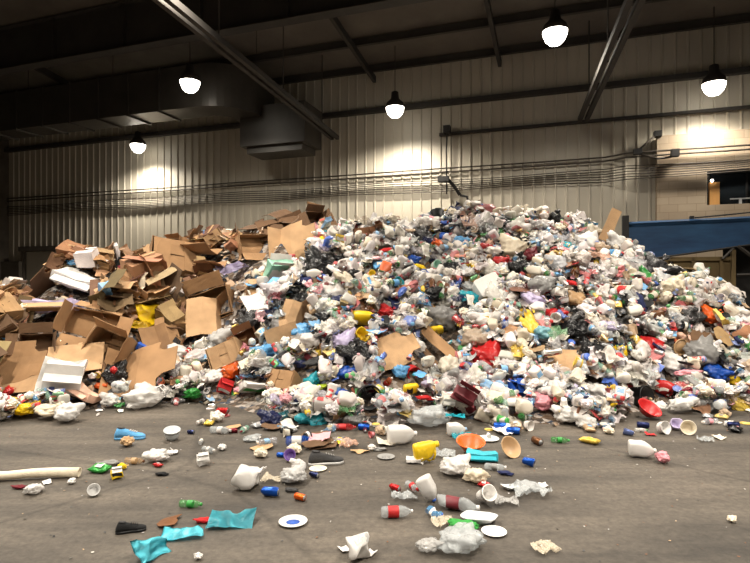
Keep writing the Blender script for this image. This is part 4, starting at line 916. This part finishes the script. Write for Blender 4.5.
# kind: (count, scale low, scale high)
PLAN_B = [('plastic_bag', 298, .65, 1.4), ('plastic_film', 290, .45, .95), ('milk_jug', 210, .8, .95), ('rag', 110, .45, .95), ('carton', 110, .55, .95), ('garbage_bag', 14, .35, .6), ('drink_bottle', 230, .8, 1.0), ('detergent_bottle', 55, .7, .95), ('food_tray', 110, .7, 1.1), ('cardboard_piece', 70, .5, 1.0),
    ('paper_ball', 120, .6, 1.1), ('plastic_wrapper', 290, .6, 1.25), ('paper_sheet', 190, .5, .9), ('snack_bag', 85, .6, 1.0), ('plastic_tub', 140, .65, 1.05), ('drinking_cup', 125, .7, 1.0), ('water_bottle', 295, .9, 1.1), ('drink_can', 150, .95, 1.05), ('jar_cover', 100, .6, 1.1)]
PLAN_A = [('cardboard_box', 62, .7, 1.3), ('cardboard_sheet', 225, .55, 1.25), ('carton', 50, .9, 1.5), ('cardboard_piece', 190, .8, 1.6), ('plastic_bag', 14, .7, 1.2), ('paper_sheet', 30, .8, 1.2), ('plastic_film', 14, .6, 1)]
# places on the heap drawn evenly by area
ok = (T > -.02) & (T < 1.06)
cand = np.argwhere(ok & (PX > -40) & (PX < 805))
def zone(x, y):
    i, j = cell(x, y); px, py = proj((x, y, HM[i, j] + .1)); e = board_edge(py)
    return ('A' if px + 22 * noise.noise(Vector((x * 2.3, y * 2.3, 0))) < e else 'B'), px, py
jobs = []
for pl, zn in ((PLAN_B, 'B'), (PLAN_A, 'A')):
    for k, n, a, b in pl:
        for q in range(n): jobs.append((k, zn, random.uniform(a, b)))
SIZE = {k: PROTO[k][0].len for k in PROTO}
jobs.sort(key=lambda j: -SIZE[j[0]] * j[2] * random.uniform(.45, 1.6))
spots = {}
HA = np.array(HP)
def clearance(x, y, r, k=.76, up=.2):
    """keeps the picked-out things from being heaped over: nothing is dropped on them or right before them"""
    i, j = cell(x, y); px, py = proj((x, y, MOUND[i, j] + up)); rp = r * F / y
    d = ((HA[:, 0] - px) ** 2 + ((HA[:, 1] - py) * 1.15) ** 2) ** .5
    return not bool(((d < HA[:, 3] * k + rp * (.72 if k > .8 else .62)) & (y < HA[:, 2] + .25)).any())
placed = {}
for kind, zn, sc in jobs:
    p = random.choice(PROTO[kind]); best = None; r = p.len * sc * .5; bs = -1
    for tr in range(40):
        i, j = cand[rng.integers(len(cand))]; x, y = gx[i] + random.uniform(-.015, .015), gy[j]
        z, px, py = zone(x, y)
        if z != zn or px < -36 or px > 800 or not clearance(x, y, r, .76 if zn == 'B' else .84) or (zn == 'A' and not clearance(x, y, r * .7, .82, .42)): continue
        # prefer the hollows: where the surface has been built up least
        sco = -(HM[i, j] - MOUND[i, j]) + random.uniform(0, .05)
        dd = min(((a - x) ** 2 + (b - y) ** 2) ** .5 / (r + q) for a, b, q in spots.get((int(x / .5), int(y / .5)), [(99, 99, .1)]))
        sco += .12 * min(dd, 1.3)
        if best is None or sco > bs: best, bs = (x, y), sco
        if tr > 14 and best: break
    if not best: continue
    x, y = best; n = normal(x, y)
    ci, cj = cell(x, y)
    if zn == 'A' and T[ci, cj] > .72: sc = min(sc, .34 / p.len * random.uniform(.8, 1.3)); r = p.len * sc * .5
    if kind in ('cardboard_sheet', 'cardboard_box', 'cardboard_piece', 'carton'): n = (n + Vector((random.gauss(0, .2), random.uniform(-.45, .1), 0))).normalized()
    al = Vector((0, 0, 1)).rotation_difference((n + Vector((random.uniform(-.25, .25), random.uniform(-.25, .25), .3))).normalized())
    yw = Quaternion((0, 0, 1), random.uniform(0, 2 * pi))
    if p.pose == 'flat': loc = Euler((random.gauss(0, .22), random.gauss(0, .22), 0)).to_quaternion()
    elif p.pose == 'lie': loc = Quaternion((1, 0, 0), pi / 2 + random.gauss(0, .25)) @ Quaternion((0, 0, 1), random.uniform(0, 6.3))
    elif kind in ('milk_jug', 'detergent_bottle', 'carton', 'drinking_cup', 'plastic_tub'): loc = Euler((random.choice((0, pi / 2, pi / 2, pi, -pi / 2)) + random.gauss(0, .4), random.gauss(0, .4), random.uniform(0, 6))).to_quaternion()
    elif kind == 'cardboard_box': loc = Euler((random.choice((0, 0, .5, 1.3, -1.2, pi)) + random.gauss(0, .2), random.gauss(0, .3), 0)).to_quaternion()
    else: loc = Euler((random.gauss(0, .35), random.gauss(0, .35), 0)).to_quaternion()
    rot = al @ yw @ loc
    z = deposit(p, x, y, rot, sc, .3 if kind in ('plastic_bag', 'plastic_film', 'rag', 'garbage_bag') else .16)
    if z is None: continue
    cn = random.choice(PAL[kind])
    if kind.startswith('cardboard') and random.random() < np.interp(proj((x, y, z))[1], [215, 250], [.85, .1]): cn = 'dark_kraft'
    if zn == 'A' and kind == 'plastic_bag': cn = random.choice(['white', 'cream', 'black', 'light_blue'])
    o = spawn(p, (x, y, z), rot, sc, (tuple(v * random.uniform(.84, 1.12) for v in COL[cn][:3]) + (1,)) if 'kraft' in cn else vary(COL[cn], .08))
    o['category'] = CAT[kind]; o['group'] = GRP[kind]
    ITEMS.append((o, kind, cn, Vector((x, y, z))))
    for a in (-1, 0, 1):
        for b in (-1, 0, 1): spots.setdefault((int(x / .5) + a, int(y / .5) + b), []).append((x, y, r))
# a loose apron of small things along the foot of the heap
for q in range(210):
    px = random.uniform(190, 760) if random.random() < .85 else random.uniform(0, 190)
    kind = random.choice(['water_bottle', 'drink_can', 'plastic_tub', 'paper_ball', 'jar_cover', 'paper_sheet', 'snack_bag', 'drinking_cup', 'water_bottle', 'cardboard_piece'])
    yb = np.interp(px, bx, by); py = yb + abs(random.gauss(0, 11 if px > 190 else 5)) * (1.5 if 200 < px < 470 else .8) - 2
    y = CAMZ * F / (py - CY); x = (px - CX) / F * y; p = random.choice(PROTO[kind]); sc = random.uniform(.65, 1.0)
    if not clearance(x, y, p.len * sc): continue
    loc = Quaternion((1, 0, 0), pi / 2) @ Quaternion((0, 0, 1), random.uniform(0, 6)) if p.pose == 'lie' or kind in ('plastic_tub', 'drinking_cup') else Euler((0, 0, 0)).to_quaternion()
    rot = Quaternion((0, 0, 1), random.uniform(0, 6.3)) @ loc
    z = deposit(p, x, y, rot, sc, .03) if y > 4.9 else None
    if z is None: continue
    cn = random.choice(PAL[kind]); o = spawn(p, (x, y, z), rot, sc, vary(COL[cn], .1)); o['category'] = CAT[kind]; o['group'] = GRP[kind]
    ITEMS.append((o, kind, cn, Vector((x, y, z))))

# ------------------------------------------------------------------ things lying on the open floor
GROUND = []
def lay(kind, px, py, w, col, short, rest, var=0, yaw=0, rot=None, parts=None, sc=None):
    p = PROTO[kind][var % len(PROTO[kind])]
    y = CAMZ * F / (py + 2 - CY); x = (px - CX) / F * y
    if rot is None: rot = (90, 0, 0) if p.pose == 'lie' else (0, 0, 0)
    q = Quaternion((0, 0, 1), R(yaw)) @ Euler(tuple(R(a) for a in rot)).to_quaternion()
    v = p.pts @ np.array(q.to_matrix()).T
    if sc is None: sc = (w * y / F) / max(.02, v[:, 0].max() - v[:, 0].min())
    v = v * sc; z = -v[:, 2].min() + .002
    # keep the seen centre at (px,py)
    hz = (v[:, 2].max() - v[:, 2].min()) / 2; y = (CAMZ - hz) * F / (py - CY); x = (px - CX) / F * y
    cc = COL[col] if isinstance(col, str) else col
    o = spawn(p, (x - (v[:, 0].max() + v[:, 0].min()) / 2, y - (v[:, 1].max() + v[:, 1].min()) / 2, z), q, sc, cc, {k: COL[c] for k, c in (parts or {}).items()})
    tag(o, (short + ' ' + rest).strip(), CAT[kind]); GROUND.append((o, short, Vector((x, y, z)), p.len * sc / 2)); return o
G = lay
G('paper_tube', 32, 474, 88, 'cream', 'long pale cardboard tube', 'lying on the concrete at the left', 0, 8, (0, 90, 0))
G('torn_bag', 182, 535, 42, S(92, 206, 224), 'middle turquoise vinyl scrap', 'on the floor below the green bottle', 0, 12, (9, 0, 0))
G('torn_bag', 150, 548, 34, S(92, 206, 224), 'smallest turquoise vinyl scrap', 'beside the middle turquoise scrap', 2, 60, (30, 10, 0))
G('torn_bag', 232, 519, 44, S(92, 206, 224), 'bow-shaped turquoise vinyl scrap', 'to the right of the red cloth', 1, 8, (12, 0, 0))
G('rag', 204, 520, 20, 'red', 'red cloth scrap', 'on the floor between two turquoise scraps', 1, 10)
G('water_bottle', 191, 504, 23, 'green', 'green plastic bottle', 'lying above the turquoise scraps', 0, 85, parts={'cap': 'green', 'label': 'green'})
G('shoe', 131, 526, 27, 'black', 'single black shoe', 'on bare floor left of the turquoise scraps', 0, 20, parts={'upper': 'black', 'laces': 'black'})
G('cardboard_piece', 168, 521, 20, 'brown', 'dark crumpled card', 'behind the middle turquoise scrap', 1, 60)
G('paper_plate', 293, 522, 29, 'pale_grey', 'oval plate with blue print', 'lying alone on the floor', 0, 0, parts={'printed_panel': 'blue'})
G('drink_can', 300, 497, 13, 'orange', 'orange can', 'on the floor above the oval plate', 0, 60, parts={'lid': 'white'})
G('drink_can', 270, 492, 18, 'blue', 'blue drink can', 'left of the orange can on the floor', 1, 85)
G('rag', 292, 490, 14, 'dark_grey', 'dark cloth wad', 'just left of the orange can', 0)
G('milk_jug', 249, 477, 30, 'white', 'crushed white jug with green label', 'on the floor', 3, 10, (80, 0, 80), parts={'label': 'green', 'cap': 'white'})
G('plastic_film', 272, 478, 22, 'cream', 'yellowish film strip', 'between the crushed jug and printed bag', 1, 0)
G('plastic_bag', 293, 475, 26, 'pale_grey', 'printed grey bag', 'on the floor right of the crushed jug', 1, 0)
G('plastic_bag', 297, 464, 16, 'white', 'little white crumpled bag', 'behind the printed grey bag', 3)
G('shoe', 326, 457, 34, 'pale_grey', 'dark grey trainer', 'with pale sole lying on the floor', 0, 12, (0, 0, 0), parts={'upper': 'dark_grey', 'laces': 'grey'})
G('paper_plate', 318, 469, 18, 'cream', 'pale flat plate', 'in front of the dark grey trainer', 0, 0, parts={'printed_panel': 'cream'})
G('drink_can', 314, 475, 11, 'navy', 'small navy can', 'below the pale flat plate', 1, 60)
G('milk_jug', 358, 545, 24, 'white', 'flattened white jug', 'with outspread torn sides at the front of the floor', 3, 10, (-60, 0, 0), parts={'cap': 'blue', 'label': 'pale_grey'})
G('paper_sheet', 344, 549, 14, 'white', 'white torn sheet', 'beside the flattened jug', 1, 30)
G('paper_sheet', 371, 553, 14, 'white', 'white folded sheet', 'at the other side of the flattened jug', 0, -30)
G('milk_jug', 426, 488, 20, 'white', 'upturned white gallon jug', 'with blue cap on the open floor', 0, 70, (150, 0, 0), parts={'cap': 'blue', 'label': 'white', 'handle': 'white'})
G('detergent_bottle', 426, 452, 26, 'yellow', 'yellow jug', 'lying on the open floor', 0, 10, (0, 80, 0), parts={'cap': 'yellow', 'label': 'yellow'})
G('drink_bottle', 458, 503, 40, 'clear', 'large clear bottle with red label', 'right of the upturned jug', 1, -25, (0, 90, 0), parts={'label': 'maroon', 'cap': 'white'})
G('drink_bottle', 397, 512, 32, 'clear', 'clear bottle with pink label', 'left of the pale folded packet', 0, 5, (0, 90, 0), parts={'label': 'red', 'cap': 'white'})
G('drink_can', 395, 488, 12, 'red', 'red drink can', 'left of the upturned jug', 1, 50)
G('plastic_film', 404, 496, 26, 'clear', 'clear crumpled wrapper', 'beneath the red drink can', 0)
G('water_bottle', 412, 487, 14, 'clear', 'tiny clear bottle', 'between the red can and upturned jug', 2, 30, parts={'label': 'red', 'cap': 'red'})
G('plastic_bag', 462, 539, 48, 'clear', 'big sheer bag', 'at the front of the floor', 8, 20)
G('plastic_bag', 430, 545, 30, 'pale_grey', 'smaller sheer bag', 'left of the big sheer bag', 9, 0)
G('plastic_film', 444, 522, 26, 'cream', 'pale folded packet', 'behind the big sheer bag', 3)
G('rag', 464, 525, 18, 'green', 'bright green wrapper', 'on top of the folded packet behind the sheer bag', 0, 0, sc=.5)
G('food_tray', 479, 518, 38, 'clear', 'flattened clear tray', 'on the floor above the white plate', 1, -20)
G('paper_plate', 494, 532, 25, 'white', 'crumpled white plate', 'right of the big sheer bag', 0, 10, parts={'printed_panel': 'white'})
G('water_bottle', 434, 513, 16, 'light_blue', 'crumpled pale blue bottle', 'below the large clear bottle', 3, 30)
G('bowl', 471, 445, 28, 'orange', 'orange bowl', 'on the floor near the heap', 0, 0, (14, 0, 0))
G('carton', 482, 456, 32, 'teal', 'teal printed carton', 'below the orange bowl', 2, -8, (90, 0, 0), parts={'printed_panel': 'white', 'flap': 'teal'})
G('bowl', 511, 447, 20, 'tan', 'tan tipped bowl', 'right of the orange bowl', 0, 20, (55, 10, 0))
G('plastic_bag', 456, 466, 32, 'white', 'long white bag', 'dragged out below the yellow jug', 1, -20)
G('plastic_bag', 477, 474, 26, 'cream', 'trailing cream bag', 'at the right end of the long white bag', 5, -20)
G('plastic_film', 444, 453, 24, 'clear', 'clear film bundle', 'right of the yellow jug on the floor', 2)
G('carton', 415, 460, 18, 'white', 'small white carton with pink end', 'under the yellow jug', 0, 20, (90, 0, 60), parts={'printed_panel': 'pink', 'flap': 'white'})
G('plastic_film', 530, 489, 40, 'clear', 'broad clear film', 'spread on the floor at the right of the litter', 4, 20)
G('paper_sheet', 543, 485, 8, 'white', 'small white slip', 'on the broad clear film', 3)
G('drinking_cup', 487, 494, 18, 'white', 'white open cup', 'on the floor below the tiny red label', 0, 20, (60, 0, 0), parts={'label': 'white'})
G('snack_bag', 484, 484, 14, 'red', 'little red wrapper', 'behind the white open cup', 0, 70, parts={'label': 'white'})
G('plastic_film', 506, 500, 24, 'pale_grey', 'torn pale film', 'right of the white open cup', 1)
G('food_tray', 511, 487, 20, 'clear', 'small clear tray', 'between the white cup and broad clear film', 2)
G('water_bottle', 495, 467, 22, 'clear', 'clear drink bottle', 'under the teal printed carton', 1, 75, parts={'label': 'grey', 'cap': 'white'})
G('rag', 506, 473, 16, 'navy', 'small navy cloth', 'right of the trailing cream bag', 2, -20)
G('milk_jug', 641, 449, 26, 'white', 'white jug with dark print', 'alone on the floor at the right', 1, -12, (90, 0, 90), parts={'label': 'navy', 'cap': 'white'})
G('paper_ball', 662, 457, 15, 'pink', 'pink crumpled paper', 'right of the white jug with dark print', 0)
G('drink_can', 529, 462, 13, 'blue', 'crushed blue can', 'alone on the floor right of centre', 2, 60)
G('drink_can', 537, 441, 10, 'brown', 'dark can', 'above the crushed blue can', 0, 20)
G('water_bottle', 560, 440, 18, 'green', 'green glassy bottle', 'on the floor right of centre', 0, 80, parts={'label': 'green', 'cap': 'green'})
G('milk_jug', 402, 434, 29, 'white', 'clean white jug', 'lying at the edge of the heap above the yellow jug', 0, 8, (90, 0, 90), parts={'label': 'white', 'cap': 'white'})
G('milk_jug', 457, 429, 20, 'white', 'milky jug', 'at the edge above the orange bowl', 1, 15, (90, 0, 90), parts={'label': 'white'})
G('plastic_film', 464, 437, 24, 'teal', 'teal film', 'under the milky jug', 3)
G('paper_plate', 488, 439, 22, 'white', 'white tilted plate', 'right of the teal film', 0, 0, parts={'printed_panel': 'white'})
G('paper_plate', 386, 457, 18, 'grey', 'grey flat lid', 'on bare floor left of the yellow jug', 0, 0, parts={'printed_panel': 'grey'})
G('drink_can', 500, 426, 13, 'blue', 'upper blue can', 'near the foot of the heap', 0, 80)
G('drink_can', 513, 431, 14, 'blue', 'lower blue can', 'in front of the upper blue can', 1, 75)
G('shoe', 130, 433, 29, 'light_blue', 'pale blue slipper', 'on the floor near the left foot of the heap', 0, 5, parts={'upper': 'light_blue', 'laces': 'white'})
G('paper_ball', 127, 441, 14, 'tan', 'tan paper wad', 'in front of the pale blue slipper', 1)
G('plastic_tub', 172, 434, 16, 'clear', 'clear tub', 'on the floor right of the slipper', 3, 20, (15, 0, 0), parts={'label': 'clear'})
G('drink_can', 191, 432, 8, 'navy', 'tiny dark can', 'right of the clear tub', 0, 70)
G('plastic_bag', 159, 455, 26, 'white', 'white fluttering bag', 'at the end of the tube', 4, 0)
G('food_tray', 170, 453, 16, 'white', 'white shallow tray', 'right of the white fluttering bag', 0, 20)
G('water_bottle', 135, 461, 20, 'tan', 'brown bottle', 'right of the green litter', 0, 85, parts={'label': 'tan', 'cap': 'brown'})
G('snack_bag', 100, 468, 22, 'green', 'green crisp packet', 'at the end of the pale tube', 0, 80, parts={'label': 'white'})
G('carton', 117, 473, 14, 'yellow', 'yellow and black carton', 'right of the green crisp packet', 3, 30, (0, 0, 0), parts={'printed_panel': 'black', 'flap': 'white'})
G('rag', 109, 463, 22, 'grey', 'grey cloth strip', 'above the green crisp packet', 1, 20)
G('paper_ball', 122, 466, 10, 'yellow', 'yellow paper wad', 'above the yellow and black carton', 2)
G('rag', 162, 474, 14, 'black', 'black cloth scrap', 'under the small red wrapper', 2)
G('snack_bag', 158, 465, 12, 'red', 'small red wrapper', 'above the black cloth scrap', 1, 60, parts={'label': 'white'})
G('plastic_bag', 35, 488, 18, 'white', 'small crumpled white bag', 'under the pale tube', 5)
G('rag', 19, 487, 16, 'maroon', 'maroon cloth scrap', 'left of the small bag under the tube', 1)
G('paper_sheet', 47, 482, 12, 'white', 'white torn strip', 'beneath the end of the tube', 2, 40)
G('plastic_tub', 94, 490, 12, 'pale_grey', 'pale little tub', 'alone on the floor below the green crisp packet', 3, 0, (60, 0, 30), parts={'label': 'pale_grey'})
G('paper_ball', 72, 481, 8, 'white', 'tiny white paper wad', 'on bare floor right of the tube', 3)
G('carton', 203, 459, 15, 'white', 'white small box', 'on bare floor left of the crushed jug', 3, 30, (20, 0, 0), parts={'printed_panel': 'white', 'flap': 'white'})
G('paper_ball', 198, 556, 9, 'white', 'white paper wad', 'at the front below the bow-shaped turquoise scrap', 0)
G('water_bottle', 209, 450, 16, 'clear', 'cloudy bottle', 'above the white small box', 2, 60)
G('paper_ball', 222, 447, 9, 'white', 'white rolled paper', 'right of the cloudy bottle', 1)
G('plastic_bag', 252, 438, 17, 'clear', 'translucent small bag', 'on the floor near the left of centre', 10)
G('drink_bottle', 300, 441, 28, 'blue', 'blue and clear bottle', 'on the floor at centre left', 0, 5, (0, 90, 0), parts={'label': 'white', 'cap': 'blue'})
G('plastic_film', 325, 442, 20, 'cream', 'beige film', 'right of the blue and clear bottle', 0)
G('snack_bag', 340, 441, 14, 'yellow', 'yellow and pink wrapper', 'right of the beige film', 2, 30, parts={'label': 'pink'})
G('plastic_film', 349, 443, 20, 'peach', 'peach film', 'beside the yellow and pink wrapper', 5)
G('drink_can', 281, 455, 9, 'blue', 'short blue can', 'left of the purple tub', 0, 80)
G('plastic_tub', 290, 455, 12, 'purple', 'purple tub', 'right of the short blue can', 3, 0, (60, 0, 0), parts={'label': 'orange'})
G('drink_bottle', 345, 427, 22, 'red', 'red bottle', 'at the edge of the heap', 1, 0, (0, 90, 0), parts={'label': 'red', 'cap': 'red'})
G('drink_can', 364, 427, 12, 'blue', 'steel blue can', 'right of the red bottle', 0, 80)
G('cardboard_piece', 232, 427, 18, 'tan', 'tan torn card', 'at the edge left of centre', 0, 0)
G('drink_can', 222, 412, 14, 'red', 'red squashed can', 'above the tan torn card', 2, 80)
G('plastic_bag', 269, 418, 24, 'navy', 'dark blue foil bag', 'at the edge left of centre', 3)
G('plastic_tub', 664, 427, 13, 'white', 'white tipped cup', 'on the floor by the right foot', 1, 20, (75, 0, 0), parts={'label': 'white'})
G('plastic_tub', 687, 427, 14, 'cream', 'cup with yellow rim', 'right of the white tipped cup', 0, -20, (75, 0, 0), parts={'label': 'yellow'})
G('plastic_tub', 675, 424, 12, 'lilac', 'lilac tub', 'between the white and the yellow rimmed cups', 2, 0, (60, 0, 0), parts={'label': 'lilac'})
G('drink_can', 643, 425, 12, 'navy', 'navy and white can', 'left of the white tipped cup', 0, 70)
G('water_bottle', 641, 430, 12, 'white', 'short white bottle', 'below the navy and white can', 0, 80, parts={'cap': 'green'})
G('paper_sheet', 650, 434, 11, 'red', 'red slip of paper', 'on the floor under the short white bottle', 2, 80)
G('plastic_film', 705, 439, 16, 'clear', 'clear film scrap', 'on bare floor at the right', 2)
G('paper_sheet', 719, 437, 9, 'cream', 'cream slip of paper', 'right of the clear film scrap', 3)
G('plastic_film', 546, 548, 28, 'cream', 'creased beige strip', 'alone at the front right of the sheer bag', 3, 12)
G('cardboard_piece', 360, 451, 20, 'tan', 'pale torn card', 'on the floor left of the clean white jug', 2)
G('paper_ball', 372, 447, 10, 'white', 'white wad', 'right of the pale torn card', 2)
G('rag', 380, 449, 14, 'grey', 'grey scrap of cloth', 'right of the white wad', 3)
G('drink_can', 733, 425, 12, 'navy', 'navy can', 'at the right edge of the floor', 1, 85)
G('paper_ball', 729, 424, 9, 'white', 'white crumple', 'left of the navy can at the right edge', 3)
G('paper_ball', 609, 430, 11, 'cream', 'cream paper wad', 'on the floor below the plump white bag', 1)
G('plastic_bag', 584, 421, 22, 'white', 'round white bag on the floor', 'right of the green glassy bottle', 3)
G('paper_ball', 732, 519, 9, 'cream', 'small curled paper', 'alone on the bare floor at the right', 3)
G('water_bottle', 221, 430, 22, 'clear', 'long clear bottle', 'left of the tan torn card', 0, 80)

# unused prototypes go
for pl in PROTO.values():
    for p in pl:
        if not p.used:
            def rm(o):
                for c in KIDS.get(o.name, []): rm(c)
                bpy.data.objects.remove(o)
            rm(p.root)

# ------------------------------------------------------------------ uncountable scraps between the things, and grit on the floor
def scraps(name, pts, label, lo, hi, mat_='scrap'):
    V, Fc, Cc = [], [], []
    for (x, y, z, n, c) in pts:
        s_ = random.uniform(lo, hi); q = Vector((0, 0, 1)).rotation_difference((n + Vector((random.gauss(0, .5), random.gauss(0, .5), random.gauss(0, .3)))).normalized()) @ Quaternion((0, 0, 1), random.uniform(0, 6.3))
        w = s_ * random.uniform(.4, 1); b = len(V); cr_ = random.uniform(-.4, .4) * s_
        for a in ((-s_, -w * .7, 0), (0, -w, cr_), (s_, -w * random.uniform(.3, 1), 0), (s_ * .9, w, 0), (0, w * random.uniform(.6, 1.1), cr_), (-s_ * .8, w * .8, 0)): V.append(tuple(q @ Vector(a) + Vector((x, y, z))))
        Fc += [(b, b + 1, b + 4, b + 5), (b + 1, b + 2, b + 3, b + 4)]; Cc.append(c)
    me = bpy.data.meshes.new(name); me.from_pydata(V, [], Fc); at = me.attributes.new('Col', 'FLOAT_COLOR', 'FACE')
    at.data.foreach_set('color', np.repeat(np.array(Cc, dtype=np.float32), 2, axis=0).ravel()); me.materials.append(M[mat_])
    o = bpy.data.objects.new(name, me); C.objects.link(o); o['kind'] = 'stuff'; o['label'] = label; o['category'] = 'litter'
pts = []
SC_B = ['white'] * 7 + ['cream'] * 2 + ['pale_grey'] * 4 + ['dark_grey', 'maroon', 'navy', 'brown', 'black', 'grey'] + ['grey', 'tan', 'kraft', 'red', 'blue', 'green', 'yellow', 'light_blue', 'black', 'dark_grey', 'orange', 'pink', 'teal', 'maroon', 'navy', 'brown', 'black']
SC_A = ['kraft', 'light_kraft', 'dark_kraft', 'dark_kraft', 'brown', 'tan', 'white', 'cream', 'grey', 'black']
for q in range(9000):
    i, j = cand[rng.integers(len(cand))]; x, y = gx[i], gy[j]; z, px, py = zone(x, y)
    if not clearance(x, y, .03): continue
    d = HM[i, j] - MOUND[i, j]; zt_ = MOUND[i, j] + d * random.uniform(.3, .92) + .02
    pts.append((x, y, zt_, normal(x, y), vary(COL[random.choice(SC_A if z == 'A' else SC_B)], .2)))
scraps('loose_scraps', pts, 'small torn scraps of paper, film and card wedged between the things', .02, .075)
pts = []
for q in range(520):
    px, py = random.uniform(-10, 760), 0
    py = np.interp(px, bx, by) + abs(random.gauss(0, 60)) if q < 450 else random.uniform(420, 575)
    if 200 < px < 470 and random.random() < .35: py = np.interp(px, bx, by) + abs(random.gauss(0, 15))
    y = CAMZ * F / (py - CY); x = (px - CX) / F * y
    if y < 2.6: continue
    pts.append((x, y, .006, Vector((0, 0, 3)), vary(COL[random.choice(['tan', 'grey', 'dark_grey', 'brown', 'pale_grey', 'black', 'brown', 'dark_grey', 'brown'])], .2)))
scraps('floor_grit', pts, 'crumbs and flakes of paper and grit scattered on the concrete floor', .003, .009)

# ------------------------------------------------------------------ camera, world
cd = bpy.data.cameras.new('camera'); cd.sensor_width = 36; cd.lens = 36 * F / 750; cam = bpy.data.objects.new('camera', cd); C.objects.link(cam)
cam.location = (0, 0, CAMZ); cam.rotation_euler = (pi / 2, 0, 0); sc_ = bpy.context.scene; sc_.camera = cam
w = bpy.data.worlds.new('world'); sc_.world = w; w.use_nodes = True; w.node_tree.nodes['Background'].inputs[0].default_value = (.01, .01, .01, 1)
sc_.view_settings.view_transform = 'Standard'; sc_.view_settings.look = 'None'; sc_.view_settings.gamma = 1; sc_.view_settings.use_curve_mapping = False
sc_.view_settings.exposure = 0.42
sc_.cycles.max_bounces = 6; sc_.cycles.diffuse_bounces = 2; sc_.cycles.glossy_bounces = 2; sc_.cycles.transparent_max_bounces = 12; sc_.cycles.sample_clamp_indirect = 4

# ------------------------------------------------------------------ say which one each thing is
VIS = [(o, PR[o.name]) for o, *_ in HEROES + GROUND + ITEMS]
def look(eye, stp):
    """which things show from a place: a depth buffer of points on their surfaces"""
    W_, H_ = int(750 / stp), int(563 / stp); zb = np.full(W_ * H_, 1e9); ib = np.full(W_ * H_, -1); runs = []
    for k, (o, p) in enumerate(VIS):
        q = np.array(o.rotation_quaternion.to_matrix()); v = (p.surf * o.scale[0]) @ q.T + np.array(o.location) - np.array(eye)
        runs.append((k, v))
    hm = np.stack([GX.ravel(), GY.ravel(), (MOUND + .02).ravel()], 1)[(MOUND > .02).ravel()] - np.array(eye); runs.append((-2, hm))
    for k, v in runs:
        u = ((CX + F * v[:, 0] / v[:, 1]) / stp).astype(int); w_ = ((CY - F * v[:, 2] / v[:, 1]) / stp).astype(int); g_ = (u >= 0) & (u < W_) & (w_ >= 0) & (w_ < H_)
        c_ = w_[g_] * W_ + u[g_]; d_ = v[g_, 1]; od = np.argsort(-d_); c_, d_ = c_[od], d_[od]; nb_ = d_ < zb[c_]; zb[c_[nb_]] = d_[nb_]; ib[c_[nb_]] = k
    sn, md = {}, {}
    ys, xs_ = np.divmod(np.arange(W_ * H_), W_)
    for k in range(len(VIS)):
        m_ = ib == k; n_ = int(m_.sum())
        if n_: sn[VIS[k][0].name] = n_; md[VIS[k][0].name] = (float(xs_[m_].mean() * stp), float(ys[m_].mean() * stp))
    return sn, md
SEEN, MID = look((0, 0, CAMZ), 2.0)
OFF = {**look((-1.1, 0, CAMZ), 2.5)[0], **look((1.1, 0, CAMZ), 2.5)[0]}
# what shows from nowhere near the camera is left out
def drop(o):
    for c in PARTS.get(o.name, []): bpy.data.objects.remove(c)
    bpy.data.objects.remove(o)
keep = []
for it in ITEMS:
    nm = it[0].name
    if nm in SEEN or nm in OFF: keep.append(it + (SEEN.get(nm, 0), MID.get(nm)))
    else: drop(it[0])
for lst in (HEROES, GROUND):   # a small thing that never shows is left out too
    for h_ in list(lst):
        if h_[0].name not in SEEN and h_[0].name not in OFF: lst.remove(h_); drop(h_[0])
LM = []
for o, s_, h, r in HEROES + GROUND:
    nm = o.name
    if nm in SEEN: LM.append((s_, MID[nm][0], MID[nm][1]))
def rel(dx, dy): return ('right of' if dx > 0 else 'left of') if abs(dx) > abs(dy) * 1.3 else ('below' if dy > 0 else 'above')
RANK = ['', 'second nearest ', 'third nearest ', 'fourth nearest ', 'fifth nearest ', 'sixth nearest ', 'seventh nearest ', 'eighth nearest ', 'ninth nearest ', 'tenth nearest ']
free = []
for it in keep:
    o, k, cn, p, n, m_ = it
    ph = KP[k].format(NAME[cn]); 
    if m_ is None:
        px_ = proj(p)[0]; w_ = 'mostly buried under the rest of the heap' if 0 < px_ < 750 else 'at the outer end of the heap past the picture edge'
        o['label'] = ph + ' ' + w_; o['group'] = GRP[k] + (', buried' if 0 < px_ < 750 else ', outer end'); continue
    near = sorted(((m_[0] - x) ** 2 + (m_[1] - y) ** 2) ** .5 * (1 + .0 * len(s_)) for s_, x, y in LM)
    opts = sorted((((m_[0] - x) ** 2 + (m_[1] - y) ** 2) ** .5, s_, rel(m_[0] - x, m_[1] - y)) for s_, x, y in LM)[:4]
    free.append((ph, o, opts, n))
# nearest ones first take the plain wording; later ones the next rank
used = {}
free.sort(key=lambda f: f[2][0][0])
nl = 0
bykey = {}
for ph, o, opts, n in free:
    for d, s_, r_ in opts: bykey.setdefault((ph, s_, r_), []).append((d, o.name))
rank = {}
for k_, v in bykey.items():
    for i, (d, nm) in enumerate(sorted(v)): rank[k_ + (nm,)] = i
for ph, o, opts, n in free:
    d, s_, r_ = min(opts, key=lambda q: rank[(ph, q[1], q[2], o.name)] * 60 + q[0]); i = rank[(ph, s_, r_, o.name)]
    t = f'{ph} {r_} the {s_}' if i == 0 else f'{RANK[min(i, 9)]}{ph} {r_} the {s_}'
    if i == 0 and len(bykey[(ph, s_, r_)]) > 1: t = f'nearest {ph} {r_} the {s_}'
    if len(t.split()) > 16: t = ' '.join(t.split()[:16])
    o['label'] = t; nl += 1
